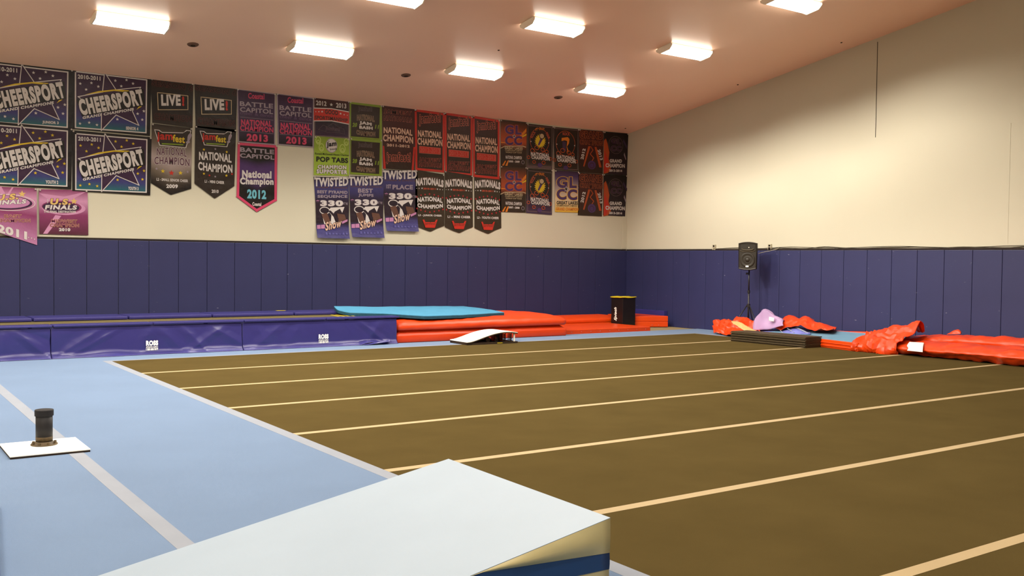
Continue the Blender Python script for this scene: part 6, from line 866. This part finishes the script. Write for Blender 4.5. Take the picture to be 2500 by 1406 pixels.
bm.faces.new(vs); bm.faces.new(v2[::-1])
for i in range(4): bm.faces.new((v2[i], v2[(i + 1) % 4], vs[(i + 1) % 4], vs[i]))
rel(obj('blue_top', bm, M_steel, bt), bt)
for z in (0.045, 0.105):
    bm = bmesh.new(); P0 = Vector((-1.205, -5.87, z)); P1 = Vector((-1.805, -8.51, z))
    tube(bm, [P0 + (P1 - P0) * k / 20 + Vector((0, 0, 0.006 * noise.noise(Vector((k * 0.7, z * 50, 0))))) for k in range(21)], 0.013, 8)
    rel(obj('side_piping', bm, M_red, bt, True), bt)
hp = thing('red_vinyl_heap', 'crumpled red vinyl cover heaped left of the dark panels, below the speaker stand', 'vinyl cover', (-1.0, -4.6, 0))
rel(cloth('cover', RED_HEAP, M_red, hp, amp=0.03, crease=0.11, freq=4.2, nu=8, nv=9, seed=1, smooth=False), hp)
rel(cloth('strap', STRAP, M_orange, hp, amp=0.005, crease=0.008, freq=14, nu=12, nv=5, seed=2), hp)
rp = tag(cloth('red_drape', DRAPE, M_red, None, amp=0.02, crease=0.07, freq=4, nu=8, nv=8, seed=3, smooth=False), 'red vinyl cover draped in a ridge behind the dark panels', 'vinyl cover')
pv = thing('lavender_cover', 'lavender vinyl cover standing up in a peak with a white label', 'vinyl cover', (-0.95, -5.6, 0.0))
rel(cloth('cover', PURPLE, M_lav, pv, amp=0.006, crease=0.05, freq=4.0, nu=3, nv=4, seed=4, smooth=False), pv)
rel(cloth('white_label', PATCH, M_white, pv, amp=0.0, crease=0.0, nu=3, nv=3), pv)
bs = thing('periwinkle_cover', 'periwinkle blue vinyl sheet with pale stripes under the red drape', 'vinyl cover', (-1.0, -6.1, 0))
rel(cloth('sheet', BLUESHEET, M_peri, bs, amp=0.008, crease=0.02, freq=5, nu=12, nv=8, seed=5), bs)
for st in STRIPES: rel(cloth('stripe', st, M_tape, bs, amp=0, crease=0, nu=3, nv=8), bs)
tag(cloth('red_cover_flap', FLAP, M_red, None, amp=0.03, crease=0.13, freq=3.6, nu=8, nv=8, seed=6, smooth=False), 'crumpled end of a red vinyl cover thrown over the blue-topped mat', 'vinyl cover')
tag(cloth('red_cover_corner', FARFLAP, M_red, None, amp=0.01, crease=0.02, nu=8, nv=8, seed=8), 'small red vinyl corner sticking up behind the long red covers', 'vinyl cover')
tag(obj('red_rolled_edge', tube(bmesh.new(), spline([Vector(p) + Vector((0, 0, -0.015)) for p in RIM], 8), 0.032, 8), M_red, None, True), 'thin rolled red edge along the back of the blue-topped mat', 'vinyl cover')
# long folded covers running out of the picture at the right
def long_cover(name, prof, ys, m, label, seed):
    rows = []
    for y, k, dx in ys: rows.append([(x + dx, y, max(0.004, z * k)) for x, z in prof])
    return tag(cloth(name, rows, m, None, amp=0.014, crease=0.034, freq=4.5, nu=5, nv=14, seed=seed), label, 'vinyl cover', 'long red covers')
YS = [(-8.86, 0.72, 0.06), (-9.3, 0.86, 0.04), (-9.8, 0.96, 0.02), (-10.4, 1.0, 0.0), (-11.2, 1.06, -0.05), (-12.2, 1.1, -0.1), (-13.4, 1.12, -0.15)]
rc = long_cover('long_red_cover', [(-1.56, 0.0), (-1.64, 0.05), (-1.75, 0.13), (-1.68, 0.21), (-1.50, 0.265), (-1.24, 0.29), (-1.02, 0.24), (-0.96, 0.10), (-0.95, 0.01)], YS, M_red, 'long folded red vinyl cover at the right edge, the near one with the white tag', 11)
long_cover('long_red_cover', [(-0.93, 0.0), (-0.96, 0.18), (-0.98, 0.30), (-0.88, 0.375), (-0.66, 0.40), (-0.42, 0.36), (-0.30, 0.20), (-0.28, 0.0)], YS[:1] + [(y, k, dx * 0.4) for y, k, dx in YS[1:]], M_red, 'long folded red vinyl cover at the right edge, the far one by the wall pads', 12)
tg = cloth('white_tag', [[Vector(p) + Vector((-0.055, 0, 0.012)) for p in r] for r in TAG], M_white, rc, amp=0.0, crease=0.002, nu=5, nv=5, thick=0.004)
